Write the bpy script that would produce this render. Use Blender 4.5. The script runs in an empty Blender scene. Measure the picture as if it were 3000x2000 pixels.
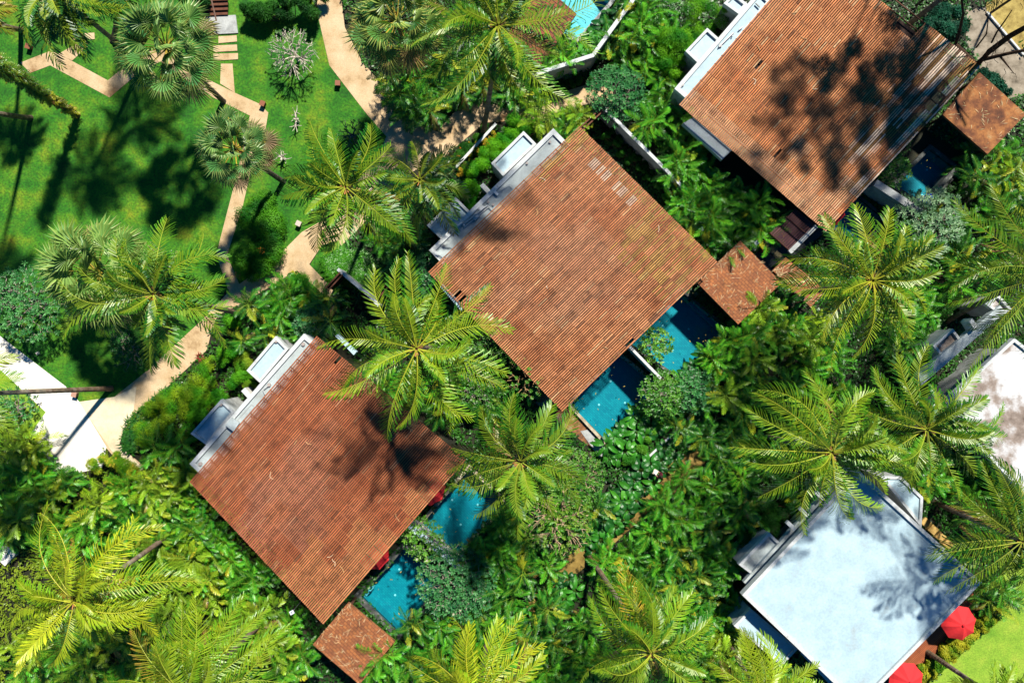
import bpy, math, random
from math import sin, cos, pi, radians, sqrt
from mathutils import Vector, noise
R = random.Random(7)
scene = bpy.context.scene
C = scene.collection

# ---------------------------------------------------------------- camera, sky, sun
D = 60.0; S = 37.5                       # drone height (m); pixels per metre on the ground
cam = bpy.data.cameras.new('camera'); cam.lens = 27.0; cam.sensor_width = 36.0
cam.clip_end = 2000
co = bpy.data.objects.new('camera', cam); co.location = (0, 0, D); C.objects.link(co)
scene.camera = co
EL = radians(52); SAZ = math.atan2(.42, .91)
w = bpy.data.worlds.new('World'); scene.world = w; w.use_nodes = True
nt = w.node_tree; bg = nt.nodes['Background']
sky = nt.nodes.new('ShaderNodeTexSky'); sky.sky_type = 'NISHITA'; sky.sun_disc = False
sky.sun_elevation = EL; sky.sun_rotation = SAZ
tint = nt.nodes.new('ShaderNodeHueSaturation'); tint.inputs['Saturation'].default_value = 1.5
nt.links.new(sky.outputs[0], tint.inputs['Color']); nt.links.new(tint.outputs[0], bg.inputs[0]); bg.inputs[1].default_value = 0.05
sky.dust_density = 0.0; sky.ozone_density = 6.0; sky.air_density = 1.0
sl = bpy.data.lights.new('sun', 'SUN'); sl.energy = 5.0; sl.angle = radians(2.2); sl.color = (1, .94, .84)
so = bpy.data.objects.new('sun', sl); C.objects.link(so)
so.rotation_euler = (-Vector((sin(SAZ)*cos(EL), cos(SAZ)*cos(EL), sin(EL)))).to_track_quat('-Z', 'Y').to_euler()
scene.view_settings.view_transform = 'Standard'; scene.view_settings.look = 'None'
scene.view_settings.exposure = 0.48; scene.view_settings.gamma = 1
scene.cycles.max_bounces = 6; scene.cycles.transparent_max_bounces = 8
scene.cycles.diffuse_bounces = 1; scene.cycles.glossy_bounces = 2; scene.cycles.transmission_bounces = 3
scene.cycles.caustics_reflective = False; scene.cycles.caustics_refractive = False

# ---------------------------------------------------------------- helpers
def P(x, y, z=0.0):
    k = (D - z) / D / S
    return Vector(((x - 1500) * k, (1000 - y) * k, z))

class MB:
    def __init__(s): s.v = []; s.f = []; s.c = []; s.m = []
    def face(s, pts, col=(1, 1, 1), m=0):
        n = len(s.v); s.v.extend(pts); s.f.append(tuple(range(n, n + len(pts)))); s.c.append(col); s.m.append(m)
    def idx(s, ids, col=(1, 1, 1), m=0):
        s.f.append(tuple(ids)); s.c.append(col); s.m.append(m)
    def box(s, c, hx, hy, hz, rz=0.0, col=(1, 1, 1), rx=0.0):
        ca, sa = cos(rz), sin(rz); n = len(s.v)
        for dz in (-hz, hz):
            for dx, dy in ((-hx, -hy), (hx, -hy), (hx, hy), (-hx, hy)):
                z2 = dz + dx * rx
                s.v.append((c[0] + dx*ca - dy*sa, c[1] + dx*sa + dy*ca, c[2] + z2))
        for q in ((3, 2, 1, 0), (4, 5, 6, 7), (0, 1, 5, 4), (1, 2, 6, 5), (2, 3, 7, 6), (3, 0, 4, 7)):
            s.idx([n + i for i in q], col)
    def prism(s, pts, z0, z1, col=(1, 1, 1)):
        pts = [(p[0], p[1]) for p in pts]
        a = sum(pts[i][0]*pts[(i+1) % len(pts)][1] - pts[(i+1) % len(pts)][0]*pts[i][1] for i in range(len(pts)))
        if a < 0: pts = pts[::-1]
        n = len(s.v); k = len(pts)
        s.v.extend([(x, y, z0) for x, y in pts]); s.v.extend([(x, y, z1) for x, y in pts])
        s.idx([n + i for i in range(k)][::-1], col); s.idx([n + k + i for i in range(k)], col)
        for i in range(k):
            j = (i + 1) % k; s.idx([n + i, n + j, n + k + j, n + k + i], col)
    def tube(s, pts, rad, sides=6, col=(1, 1, 1), cols=None):
        n0 = len(s.v); pts = [Vector(p) for p in pts]; N = len(pts)
        for i, p in enumerate(pts):
            t = (pts[min(i+1, N-1)] - pts[max(i-1, 0)])
            if t.length < 1e-6: t = Vector((0, 0, 1))
            t.normalize(); a = t.orthogonal().normalized() if abs(t.z) < .99 else Vector((1, 0, 0))
            a = (Vector((0, 0, 1)).cross(t)); a = a.normalized() if a.length > .05 else Vector((1, 0, 0)); b = t.cross(a)
            r = rad[i] if hasattr(rad, '__len__') else rad
            for k in range(sides):
                an = 2*pi*k/sides; s.v.append(tuple(p + a*(cos(an)*r) + b*(sin(an)*r)))
        for i in range(N-1):
            cc = cols[i] if cols else col
            for k in range(sides):
                k2 = (k+1) % sides
                s.idx([n0+i*sides+k, n0+i*sides+k2, n0+(i+1)*sides+k2, n0+(i+1)*sides+k], cc)
        s.idx([n0+(N-1)*sides+k for k in range(sides)], cols[-1] if cols else col)
        s.idx([n0+k for k in range(sides)][::-1], cols[0] if cols else col)
    def build(s, name, mat, parent=None, loc=None, smooth=False):
        me = bpy.data.meshes.new(name)
        me.from_pydata([tuple(v) for v in s.v], [], s.f)
        for m in (mat if isinstance(mat, (list, tuple)) else [mat]): me.materials.append(m)
        at = me.attributes.new('col', 'FLOAT_COLOR', 'FACE')
        fl = []
        for c in s.c: fl.extend((c[0], c[1], c[2], 1.0))
        at.data.foreach_set('color', fl)
        if isinstance(mat, (list, tuple)): me.polygons.foreach_set('material_index', s.m)
        if smooth: me.polygons.foreach_set('use_smooth', [True]*len(s.f))
        me.update()
        o = bpy.data.objects.new(name, me); C.objects.link(o)
        if parent: o.parent = parent
        if loc is not None: o.location = loc
        return o

def tag(o, label, cat, group=None):
    o['label'] = label; o['category'] = cat
    if group: o['group'] = group
    return o
def thing(name, label, cat, loc=(0, 0, 0), group=None):
    o = bpy.data.objects.new(name, None); C.objects.link(o); o.location = loc
    o.empty_display_size = .3
    return tag(o, label, cat, group)
def kids(o): return [x for x in bpy.data.objects if x.parent == o]
def copy_tree(src, children, loc, rz, sc, label, cat, group):
    c = src.copy(); C.objects.link(c); c.location = loc; c.rotation_euler = (0, 0, rz); c.scale = (sc, sc, sc)
    tag(c, label, cat, group)
    for ch in children:
        d = ch.copy(); C.objects.link(d); d.parent = c
    return c
def struct(o): o['kind'] = 'structure'; return o
def stuff(o): o['kind'] = 'stuff'; return o
def jit(c, a, r=R):
    k = 1 + r.uniform(-a, a); return (c[0]*k*(1+r.uniform(-a, a)*.4), c[1]*k, c[2]*k*(1+r.uniform(-a, a)*.4))
def lerp(a, b, t): return a + (b - a) * t
def mixc(a, b, t): return tuple(a[i] + (b[i]-a[i])*t for i in range(3))

# ---------------------------------------------------------------- materials
def newmat(name):
    m = bpy.data.materials.new(name); m.use_nodes = True
    return m, m.node_tree, m.node_tree.nodes['Principled BSDF']
def nd(t, typ, **kw):
    n = t.nodes.new(typ)
    for k, v in kw.items():
        if k.startswith('i_'): n.inputs[int(k[2:])].default_value = v
        else: setattr(n, k, v)
    return n
def ramp(t, src, stops):
    r = t.nodes.new('ShaderNodeValToRGB'); e = r.color_ramp.elements
    while len(e) < len(stops): e.new(.5)
    for i, (p, c) in enumerate(stops): e[i].position = p; e[i].color = (*c, 1)
    t.links.new(src, r.inputs[0]); return r.outputs[0]
def coords(t, rz=0.0, scale=(1, 1, 1)):
    tc = t.nodes.new('ShaderNodeNewGeometry'); mp = t.nodes.new('ShaderNodeMapping')
    mp.inputs['Rotation'].default_value = (0, 0, rz); mp.inputs['Scale'].default_value = scale
    t.links.new(tc.outputs['Position'], mp.inputs['Vector']); return mp.outputs[0]
def noisen(t, vec, scale, detail=4, rough=.6):
    n = t.nodes.new('ShaderNodeTexNoise'); n.inputs['Scale'].default_value = scale
    n.inputs['Detail'].default_value = detail; n.inputs['Roughness'].default_value = rough
    t.links.new(vec, n.inputs['Vector']); return n.outputs['Fac']
def mul(t, a, b, fac=1.0, mode='MULTIPLY'):
    m = t.nodes.new('ShaderNodeMix'); m.data_type = 'RGBA'; m.blend_type = mode
    m.inputs[0].default_value = fac if not hasattr(fac, 'links') else 1
    if hasattr(fac, 'links'): t.links.new(fac, m.inputs[0])
    t.links.new(a, m.inputs[6])
    if isinstance(b, tuple): m.inputs[7].default_value = (*b, 1)
    else: t.links.new(b, m.inputs[7])
    return m.outputs[2]
def bump(t, bs, h, strength, dist=.02):
    b = t.nodes.new('ShaderNodeBump'); b.inputs['Strength'].default_value = strength; b.inputs['Distance'].default_value = dist
    t.links.new(h, b.inputs['Height']); t.links.new(b.outputs[0], bs.inputs['Normal'])
def surf(name, stops, scale, fine=None, rough=.85, bmp=.3, fscale=30):
    m, t, b = newmat(name); v = coords(t)
    c = ramp(t, noisen(t, v, scale, 5, .65), stops)
    f = noisen(t, v, fscale, 3, .7)
    c = mul(t, c, ramp(t, f, [(.3, (fine or .7,)*3), (.7, (1.15,)*3)]))
    t.links.new(c, b.inputs['Base Color']); b.inputs['Roughness'].default_value = rough
    bump(t, b, f, bmp); return m
def leafmat(name, rough=.42, trans=.3, spec=.5, vary=.18):
    m, t, b = newmat(name)
    a = t.nodes.new('ShaderNodeAttribute'); a.attribute_name = 'col'
    oi = t.nodes.new('ShaderNodeObjectInfo')
    rr = ramp(t, oi.outputs['Random'], [(0, (1-vary, 1-vary, 1)), (.5, (1, 1, 1)), (1, (1+vary*1.6, 1+vary*.6, 1))])
    c = mul(t, a.outputs['Color'], rr)
    t.links.new(c, b.inputs['Base Color']); b.inputs['Roughness'].default_value = rough
    b.inputs['Specular IOR Level'].default_value = spec
    tr = t.nodes.new('ShaderNodeBsdfTranslucent'); c2 = mul(t, c, (1.5, 1.35, .5)); t.links.new(c2, tr.inputs[0])
    mx = t.nodes.new('ShaderNodeMixShader'); mx.inputs[0].default_value = trans
    out = t.nodes['Material Output']
    t.links.new(b.outputs[0], mx.inputs[1]); t.links.new(tr.outputs[0], mx.inputs[2]); t.links.new(mx.outputs[0], out.inputs[0])
    return m
def attrmat(name, rough=.8, spec=.3, nscale=None, bmp=0):
    m, t, b = newmat(name); a = t.nodes.new('ShaderNodeAttribute'); a.attribute_name = 'col'; c = a.outputs['Color']
    if nscale:
        f = noisen(t, coords(t), nscale, 5, .7)
        c = mul(t, c, ramp(t, f, [(.28, (.45, .43, .42)), (.5, (1, 1, 1)), (.75, (1.3, 1.25, 1.2))]))
        if bmp: bump(t, b, f, bmp)
    t.links.new(c, b.inputs['Base Color']); b.inputs['Roughness'].default_value = rough
    b.inputs['Specular IOR Level'].default_value = spec; return m
def tiled(name, c1, c2, mortar, rz, bw, bh, ms=.02, rough=.8, stain=None, bias=0.0):
    m, t, b = newmat(name); v = coords(t, rz)
    br = t.nodes.new('ShaderNodeTexBrick'); t.links.new(v, br.inputs['Vector'])
    br.inputs['Color1'].default_value = (*c1, 1); br.inputs['Color2'].default_value = (*c2, 1); br.inputs['Mortar'].default_value = (*mortar, 1)
    br.inputs['Scale'].default_value = 1; br.inputs['Brick Width'].default_value = bw; br.inputs['Row Height'].default_value = bh
    br.inputs['Mortar Size'].default_value = ms; br.inputs['Bias'].default_value = bias; br.inputs['Mortar Smooth'].default_value = .3
    c = br.outputs['Color']
    n = noisen(t, coords(t), 1.1, 6, .7)
    if stain: c = mul(t, c, ramp(t, n, stain))
    t.links.new(c, b.inputs['Base Color']); b.inputs['Roughness'].default_value = rough
    bump(t, b, br.outputs['Fac'], -.4, .02); return m

M = {}
M['leaf'] = leafmat('palm_leaf', .4, .13, .5)
M['broad'] = leafmat('broad_leaf', .4, .12, .4)
M['fine'] = leafmat('fine_leaf', .6, .22, .25, .1)
M['bark'] = attrmat('bark', .9, .2, 3.5, .5)
M['wood'] = attrmat('slat_wood', .7, .3, 1.3)
M['lawn'] = surf('lawn_grass', [(.32, (.01, .12, .002)), (.45, (.03, .2, .003)), (.55, (.08, .26, .004)), (.64, (.17, .3, .006)), (.72, (.26, .3, .01))], .42, .35, .9, 1, 6)
M['lawn2'] = surf('yellow_green_grass', [(.3, (.14, .32, .015)), (.5, (.26, .44, .03)), (.75, (.4, .5, .05))], .5, .6, .9, .8, 9)  # brighter, yellower grass colour for the edge lawns
M['soil'] = surf('soil', [(.35, (.008, .01, .003)), (.55, (.018, .022, .006)), (.75, (.06, .035, .012))], 1.2, .6)
M['tan'] = surf('tan_path', [(.3, (.3, .17, .07)), (.42, (.54, .38, .2)), (.62, (.68, .5, .3))], .5, .8, .85, .3, 14)
M['cream'] = surf('cream_path', [(.3, (.62, .5, .3)), (.5, (.78, .66, .44)), (.7, (.85, .74, .52))], .45, .9, .85, .2, 12)
M['whitepath'] = surf('white_path', [(.25, (.66, .6, .46)), (.5, (.8, .77, .68)), (.7, (.84, .82, .74))], .4, .95, .8, .1, 12)
M['darkpath'] = surf('brown_path', [(.3, (.08, .05, .012)), (.5, (.26, .17, .035)), (.7, (.4, .27, .07))], .8, .8, .85, .3, 14)  # darker brown tone for the inner paths
M['white'] = surf('white_roof', [(.25, (.36, .44, .46)), (.42, (.38, .53, .6)), (.6, (.44, .59, .65))], .8, .93, .7, .1, 6)
M['parapet'] = surf('parapet', [(.25, (.35, .34, .3)), (.4, (.55, .58, .57)), (.7, (.62, .66, .66))], 1.6, .85, .7, .1, 10)
M['gutter'] = surf('gutter_roof', [(.25, (.28, .28, .26)), (.45, (.4, .46, .46)), (.65, (.47, .54, .55))], .9, .9, .7, .1, 8)
M['greywall'] = surf('grey_wall', [(.25, (.2, .2, .19)), (.5, (.4, .42, .41)), (.7, (.5, .52, .5))], 1.5, .85, .8, .2, 10)
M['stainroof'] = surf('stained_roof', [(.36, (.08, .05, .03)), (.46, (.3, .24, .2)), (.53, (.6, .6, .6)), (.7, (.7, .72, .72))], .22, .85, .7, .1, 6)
M['dark'] = surf('dark_timber', [(.3, (.02, .01, .006)), (.7, (.05, .02, .012))], 2, .8)
M['beam'] = surf('red_timber', [(.3, (.09, .03, .015)), (.7, (.2, .07, .035))], 3, .8)
M['stone'] = surf('dark_stone', [(.35, (.03, .035, .035)), (.6, (.1, .11, .1)), (.75, (.5, .5, .46))], 2.2, .8)
M['rim'] = surf('pale_rim', [(.3, (.3, .24, .15)), (.6, (.55, .48, .34))], 2.5, .8)
M['slate'] = tiled('courtyard_tile', (.02, .03, .035), (.03, .04, .045), (.01, .01, .012), radians(43), .3, .15, .02, .5)
M['step'] = surf('stepping_stone', [(.35, (.25, .2, .09)), (.65, (.42, .34, .17))], 5, .8)
M['boulder'] = surf('pale_concrete', [(.25, (.35, .33, .3)), (.5, (.66, .64, .58)), (.7, (.78, .76, .7))], 1.5, .8)
st = [(.3, (.45, .42, .42)), (.45, (.9, .9, .9)), (.6, (1.1, 1.05, 1)), (.78, (1.5, 1.5, 1.5))]
M['shingle'] = tiled('shingle', (.4, .145, .045), (.26, .09, .035), (.07, .03, .015), radians(45), .32, .22, .014, .85, st)
M['shingle_red'] = tiled('red_shingle', (.3, .08, .03), (.16, .045, .022), (.03, .01, .006), radians(37), .4, .28, .03, .8, st)
M['rust'] = surf('rusty_shingle', [(.3, (.05, .018, .008)), (.45, (.18, .06, .02)), (.6, (.38, .15, .04)), (.75, (.42, .24, .1))], .8, .7, .85, .4, 6)
M['decking'] = tiled('decking', (.36, .1, .03), (.28, .075, .022), (.1, .02, .01), radians(-44), 3, .12, .012, .6, [(.3, (.7, .7, .7)), (.6, (1.1, 1.1, 1.1))])
M['red'] = attrmat('red_canvas', .8, .2)
M['metal'] = attrmat('painted_metal', .45, .5)
M['skin'] = attrmat('cloth', .8, .2)
for k, c1, c2 in (('a', (.01, .34, .38), (.006, .26, .32)), ('b', (.22, .62, .64), (.16, .52, .56))):
    M['pool_'+k] = tiled('pool_tile_'+k, c1, c2, (.005, .2, .24) if k == 'a' else (.3, .7, .7), radians(44), .3, .15, .012, .4, [(.3, (.8, .85, .9)), (.6, (1.05, 1.05, 1.05))])
m, t, b = newmat('pool_water'); t.nodes.remove(b)
tr = nd(t, 'ShaderNodeBsdfTransparent'); tr.inputs[0].default_value = (.62, .92, .97, 1)
gl = nd(t, 'ShaderNodeBsdfGlossy'); gl.inputs['Roughness'].default_value = .04
fr = nd(t, 'ShaderNodeFresnel'); fr.inputs[0].default_value = 1.33
bn = nd(t, 'ShaderNodeBump'); bn.inputs['Strength'].default_value = .25; bn.inputs['Distance'].default_value = .05
t.links.new(noisen(t, coords(t), 2.2, 3, .5), bn.inputs['Height']); t.links.new(bn.outputs[0], gl.inputs['Normal'])
mx = nd(t, 'ShaderNodeMixShader'); t.links.new(fr.outputs[0], mx.inputs[0]); t.links.new(tr.outputs[0], mx.inputs[1]); t.links.new(gl.outputs[0], mx.inputs[2])
t.links.new(mx.outputs[0], t.nodes['Material Output'].inputs[0]); M['water'] = m

# ---------------------------------------------------------------- ground and paths
SHEETS = []
def sheet(name, pts, z, mat, label=None):
    SHEETS.append(pts)
    mb = MB(); q = [P(x, y, z) for x, y in pts]
    a = sum(q[i].x*q[(i+1) % len(q)].y - q[(i+1) % len(q)].x*q[i].y for i in range(len(q)))
    if a < 0: q = q[::-1]
    mb.face(q); o = struct(mb.build(name, mat)); return o
mb = MB(); mb.face([(-900, -900, -.0), (900, -900, -.0), (900, 900, -.0), (-900, 900, -.0)])
# the ground has pits where the pools are: built as a grid of quads minus the pool cells further down
POOLS = []
LAWN = [(-900, -700), (918, -700), (918, 0), (931, 45), (965, 192), (1078, 339), (1132, 393), (1090, 560), (960, 660), (884, 680), (804, 760), (701, 836),
        (660, 850), (640, 890), (616, 912), (580, 948), (429, 1087), (335, 1162), (232, 1176), (192, 1131), (0, 984), (-900, 300)]
sheet('lawn', LAWN, .02, M['lawn'])
sheet('lawn', [(942, 722), (1000, 700), (1075, 790), (1050, 850), (960, 830), (908, 776)], .03, M['lawn'])
sheet('lawn', [(-60, 1050), (0, 1082), (134, 1207), (89, 1270), (40, 1290), (-60, 1280)], .02, M['lawn2'])
sheet('lawn', [(2870, 1700), (3400, 1500), (3400, 2400), (2500, 2400), (2640, 2060), (2720, 1990), (2930, 1800)], .02, M['lawn2'])
sheet('lawn', [(20, 2000), (60, 1900), (200, 1850), (330, 1800), (330, 1900), (250, 1960), (180, 2000), (160, 2100), (0, 2100)], .02, M['lawn2'])
sheet('garden_path', [(59, 184), (146, 150), (172, 158), (316, 236), (400, 165), (470, 130), (560, 195), (589, 223), (688, 272), (759, 304), (786, 330), (777, 384), (741, 473), (710, 609), (665, 747),
       (701, 832), (804, 760), (884, 680), (955, 640), (1010, 700), (942, 720), (906, 774), (955, 825), (1010, 880), (965, 895), (933, 850), (870, 792),
       (714, 886), (643, 921), (616, 984), (607, 1024), (487, 1136), (402, 1207), (372, 1250), (345, 1300), (429, 1371), (520, 1450), (490, 1480), (340, 1345), (310, 1310), (232, 1176), (335, 1162), (429, 1087), (580, 948), (616, 912), (670, 854), (634, 747), (645, 700),
       (696, 504), (732, 339), (625, 286), (549, 237), (470, 180), (406, 214), (321, 286), (147, 192), (89, 214)], .04, M['tan'])
sheet('garden_path', [(230, 1177), (335, 1162), (400, 1130), (390, 1215), (366, 1250), (350, 1300), (420, 1372), (400, 1392), (330, 1325)], .05, M['cream'])
sheet('wide_path', [(-60, 940), (0, 984), (192, 1131), (232, 1176), (312, 1309), (300, 1370), (212, 1388), (170, 1398), (107, 1300), (89, 1270), (134, 1207), (0, 1082), (-60, 1030)], .055, M['whitepath'])
sheet('garden_path', [(172, 158), (223, 129), (257, 121), (257, 137), (211, 178)], .05, M['tan'])
sheet('garden_path', [(647, 187), (681, 187), (688, 272), (645, 245)], .05, M['tan'])
sheet('resort_path', [(918, -200), (1030, -200), (1000, 0), (1010, 80), (1060, 180), (1130, 260), (1177, 330), (1225, 365), (1280, 385), (1330, 330), (1418, 290), (1480, 320), (1540, 300), (1632, 275), (1752, 238), (1800, 260), (1810, 300), (1752, 300), (1659, 318),
       (1520, 380), (1489, 355), (1418, 360), (1337, 430), (1302, 460), (1250, 480), (1180, 520), (1120, 590), (1060, 660), (1000, 720), (955, 640), (1040, 540), (1110, 450), (1132, 400), (1078, 339), (965, 192), (931, 45)], .045, M['tan'])
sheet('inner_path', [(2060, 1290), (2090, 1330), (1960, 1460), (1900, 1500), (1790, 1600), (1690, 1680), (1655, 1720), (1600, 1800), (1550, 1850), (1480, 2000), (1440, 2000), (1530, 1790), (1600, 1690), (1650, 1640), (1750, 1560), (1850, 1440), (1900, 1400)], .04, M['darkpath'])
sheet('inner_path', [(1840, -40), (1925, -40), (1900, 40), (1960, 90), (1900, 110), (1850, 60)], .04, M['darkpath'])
sheet('paving', [(2830, 30), (2893, 20), (2995, 165), (3060, 260), (2950, 290), (2880, 220), (2830, 120)], .03, surf('speckled_stone', [(.3, (.1, .08, .05)), (.5, (.3, .25, .18)), (.7, (.42, .36, .27))], 1.2, .7))  # tree shade is put into the stone colour, darkening it
sheet('gravel', [(2880, -60), (3200, -60), (3200, 300), (3000, 160), (2935, 90), (2890, 30)], .045, surf('yellow_gravel', [(.3, (.2, .13, .02)), (.6, (.5, .38, .1))], 1.5, .6))
sheet('paving', [(1600, 1140), (1672, 1186), (1790, 1304), (1760, 1335), (1640, 1240), (1570, 1180)], .035, surf('stained_paving', [(.35, (.06, .04, .03)), (.5, (.3, .12, .04)), (.65, (.4, .34, .24))], 1.3, .7))
sheet('paving', [(1700, 1262), (1722, 1258), (1782, 1318), (1760, 1345)], .045, M['greywall'])
sheet('courtyard', [(2205, 745), (2256, 682), (2330, 610), (2420, 680), (2310, 760), (2264, 792), (2270, 815), (2200, 780), (2140, 720), (2090, 740), (2000, 640), (2030, 610), (2150, 700)], .03, M['slate'])

def pt_in(x, y, poly):
    c = False; j = len(poly)-1
    for i in range(len(poly)):
        xi, yi = poly[i]; xj, yj = poly[j]
        if (yi > y) != (yj > y) and x < (xj-xi)*(y-yi)/(yj-yi)+xi: c = not c
        j = i
    return c

# small slabs let into the lawn
def slab(name, pts, z0, z1, mat, label=None, cat=None, parent=None, group=None):
    mb = MB(); mb.prism([P(x, y, z1) for x, y in pts], z0, z1)
    o = mb.build(name, mat, parent)
    if label: tag(o, label, cat, group)
    return o
for pts, lb in (([(625, 158), (697, 156), (697, 174), (625, 178)], 'pale stepping slab closest to the straight path below the timber steps'),
           ([(625, 134), (694, 131), (695, 149), (625, 153)], 'second pale stepping slab, between two others above the short path'),
           ([(640, 107), (693, 104), (694, 122), (640, 127)], 'greyish stepping slab nearest the square stone landing'),
           ([(215, 100), (276, 96), (277, 115), (215, 117)], 'single pale stepping slab beside the path fork at upper left')):
    slab('stepping_slab', pts, 0, .07, M['tan'], lb, 'slab', None, 'stepping slabs in the lawn')
slab('stone_landing', [(600, 50), (690, 44), (697, 97), (600, 102)], 0, .12, M['greywall'], 'grey square stone landing at the foot of the dark timber steps', 'landing')
st_ = thing('timber_steps', 'dark red timber steps rising from the grey stone landing', 'steps', P(630, 20))
for i in range(5):
    mb = MB(); c = P(628, 38 - i*14, .2 + i*.16); mb.box((c.x-st_.location.x, c.y-st_.location.y, .2+i*.16), 1.05, .2, .05, .04); mb.build('tread', M['beam'], st_)
mb = MB(); mb.tube([P(634, 62, 1.0)-st_.location, P(612, -30, 2.2)-st_.location], .06, 6, (.3, .18, .14)); mb.build('handrail', M['bark'], st_)

# ---------------------------------------------------------------- small wooden lanterns
def lantern(px, py, label, col=(.28, .1, .05), first=[None]):
    p = P(px, py); r = thing('garden_lantern', label, 'lantern', p, 'wooden box lanterns beside the paths'); r.rotation_euler = (0, 0, R.uniform(-.5, .2))
    mb = MB(); mb.box((0, 0, .22), .15, .15, .22, 0, tuple(k*.5 for k in col)); mb.build('box', M['bark'], r)
    mb = MB(); mb.box((0, 0, .47), .2, .2, .03, 0, col); mb.build('lid', M['metal'], r)
    mb = MB(); mb.box((0, -.152, .25), .09, .01, .12, 0, (.1, .09, .07)); mb.build('grille', M['metal'], r)
for a in ((92, 142, 'brown box lantern in the grass left of the path fork, under drooping fronds'), (774, 308, 'brown box lantern at the corner of the thin tan path near the second fan palm'),
          (993, 249, 'small brown box lantern in the lawn beside the wide curved tan path'), (879, 657, 'pale topped box lantern between the round hedge and a coconut palm', (.6, .5, .42)),
          (702, 806, 'reddish box lantern at the lower tip of the round hedge', (.34, .12, .09)), (226, 1154, 'pinkish box lantern beside the white path below the leaning trunk', (.5, .28, .2))):
    lantern(*a)
c = P(113, 1034); mb = MB(); mb.box((c.x, c.y, .1), .1, .1, .1, .5, (.8, .76, .66)); mb.box((c.x, c.y, .215), .07, .07, .015, .5, (.5, .45, .4)); tag(mb.build('marker_post', M['metal']), 'tiny white cube marker in the lawn beside the white path', 'marker')

# ---------------------------------------------------------------- villas
ZP = 4.6
def W(pts, z): return [P(x, y, z) for x, y in pts]
def inset(q, d):
    c = sum((Vector((p[0], p[1], 0)) for p in q), Vector())/len(q); n = len(q); out = []
    a = sum(q[i][0]*q[(i+1) % n][1]-q[(i+1) % n][0]*q[i][1] for i in range(n)); sgn = 1 if a > 0 else -1
    for i in range(n):
        p0, p1, p2 = Vector(q[i-1][:2]), Vector(q[i][:2]), Vector(q[(i+1) % n][:2])
        e1 = (p1-p0).normalized(); e2 = (p2-p1).normalized(); n1 = Vector((-e1.y, e1.x))*sgn; n2 = Vector((-e2.y, e2.x))*sgn
        k = (n1+n2); k = k/max(k.length_squared, .2)*2
        out.append(p1+k*d)
    return out
def ring(mb, q, wd, z0, z1, col=(1, 1, 1)):
    i = inset(q, wd); n = len(q)
    for k in range(n):
        j = (k+1) % n
        mb.prism([q[k], q[j], i[j], i[k]], z0, z1, col)

def slat_roof(parent, A, B, Cc, Dd, cols, skip=None, weather=None, seed=1, z=ZP):
    """A-D is the slat direction; slats are laid from A-B towards D-C."""
    r = random.Random(seed); A, B, Cc, Dd = [P(*p, z) for p in (A, B, Cc, Dd)]
    wid = ((B-A).length + (Cc-Dd).length)/2; n = int(wid/.16); ln = ((Dd-A).length+(Cc-B).length)/2; ns = int(ln/.78)
    mb = MB(); fringe = [r.uniform(-.05, .05) for _ in range(n)]
    for i in range(n):
        u = (i+.5)/n; p0 = A.lerp(B, u); p1 = Dd.lerp(Cc, u); d = (p1-p0); L = d.length; d.normalize(); rz = math.atan2(d.y, d.x)
        base = r.uniform(.78, 1.18)
        for j in range(ns):
            v = (j+.5)/ns
            if skip and skip(u, v): continue
            if r.random() < .0012: continue
            ctr = p0.lerp(p1, v); run = noise.noise(Vector((ctr.x*.5, ctr.y*.5, seed)))
            pl = noise.noise(Vector((ctr.x*2.2*d.x+ctr.y*2.2*d.y, (i//3)*1.7, seed+5)))
            t = max(0, min(1, .5+run*.45+r.uniform(-.1, .1)+pl*.18))
            c = mixc(cols[0], cols[1], t)
            if r.random() < .03: c = mixc(c, cols[2], .6)
            if r.random() < .02: c = mixc(c, (.05, .02, .012), .5)
            if weather: c = weather(u, v, c, r)
            c = tuple(k*base*bb for k, bb in zip(c, (r.uniform(.93, 1.07),)*3))
            hl = L/ns/2 - r.choice((.004, .006, .02)); zz = z-.025+r.uniform(-.008, .008)
            mb.box((ctr.x, ctr.y, zz), hl, .049+r.uniform(-.007, .005), .018, rz+r.uniform(-.004, .004), c)
    o = mb.build('slatted_deck', M['wood'], parent)
    jm = MB()
    for j in range(ns+1):
        v = j/ns; v = min(max(v, .004), .996)
        if skip and skip(.95, v): v2 = .9
        else: v2 = 1
        a = A.lerp(Dd, v); b_ = B.lerp(Cc, v); b_ = a.lerp(b_, v2); e = b_-a; c = (a+b_)/2
        jm.box((c.x, c.y, z-.1), e.length/2, .03, .05, math.atan2(e.y, e.x), (.12, .045, .02))
    jm.build('joists', M['wood'], parent)
    return A, B, Cc, Dd

def box_roof(parent, pts, z, body=True, nm='bathroom_roof', pw=.2, ph=.18, mat='white'):
    q = W(pts, z); mb = MB(); mb.prism(inset(q, .003), z-ph-.15, z-ph)
    o = mb.build(nm, M[mat], parent)
    mb = MB(); ring(mb, q, pw, z-ph-.3, z); p = mb.build('parapet', M['parapet'], o)
    if body:
        mb = MB(); mb.prism(inset(q, .05), 0, z-ph-.152); mb.build('wall', M['greywall'], o)
    return o

# ---- villa 2 (middle)
def drain(mb, px, py, z, r=.09):
    c = P(px, py, z); mb.tube([(c.x, c.y, z-.02), (c.x, c.y, z+.12), (c.x, c.y, z+.121), (c.x, c.y, z+.06)], [r, r, r*.6, r*.6], 10, (.42, .36, .33))
def pipe(parent, pts, z, r=.03, col=(.6, .62, .62), nm='pipe'):
    mb = MB(); mb.tube([P(x, y, z) for x, y in pts], r, 6, col); return mb.build(nm, M['metal'], parent)

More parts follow.
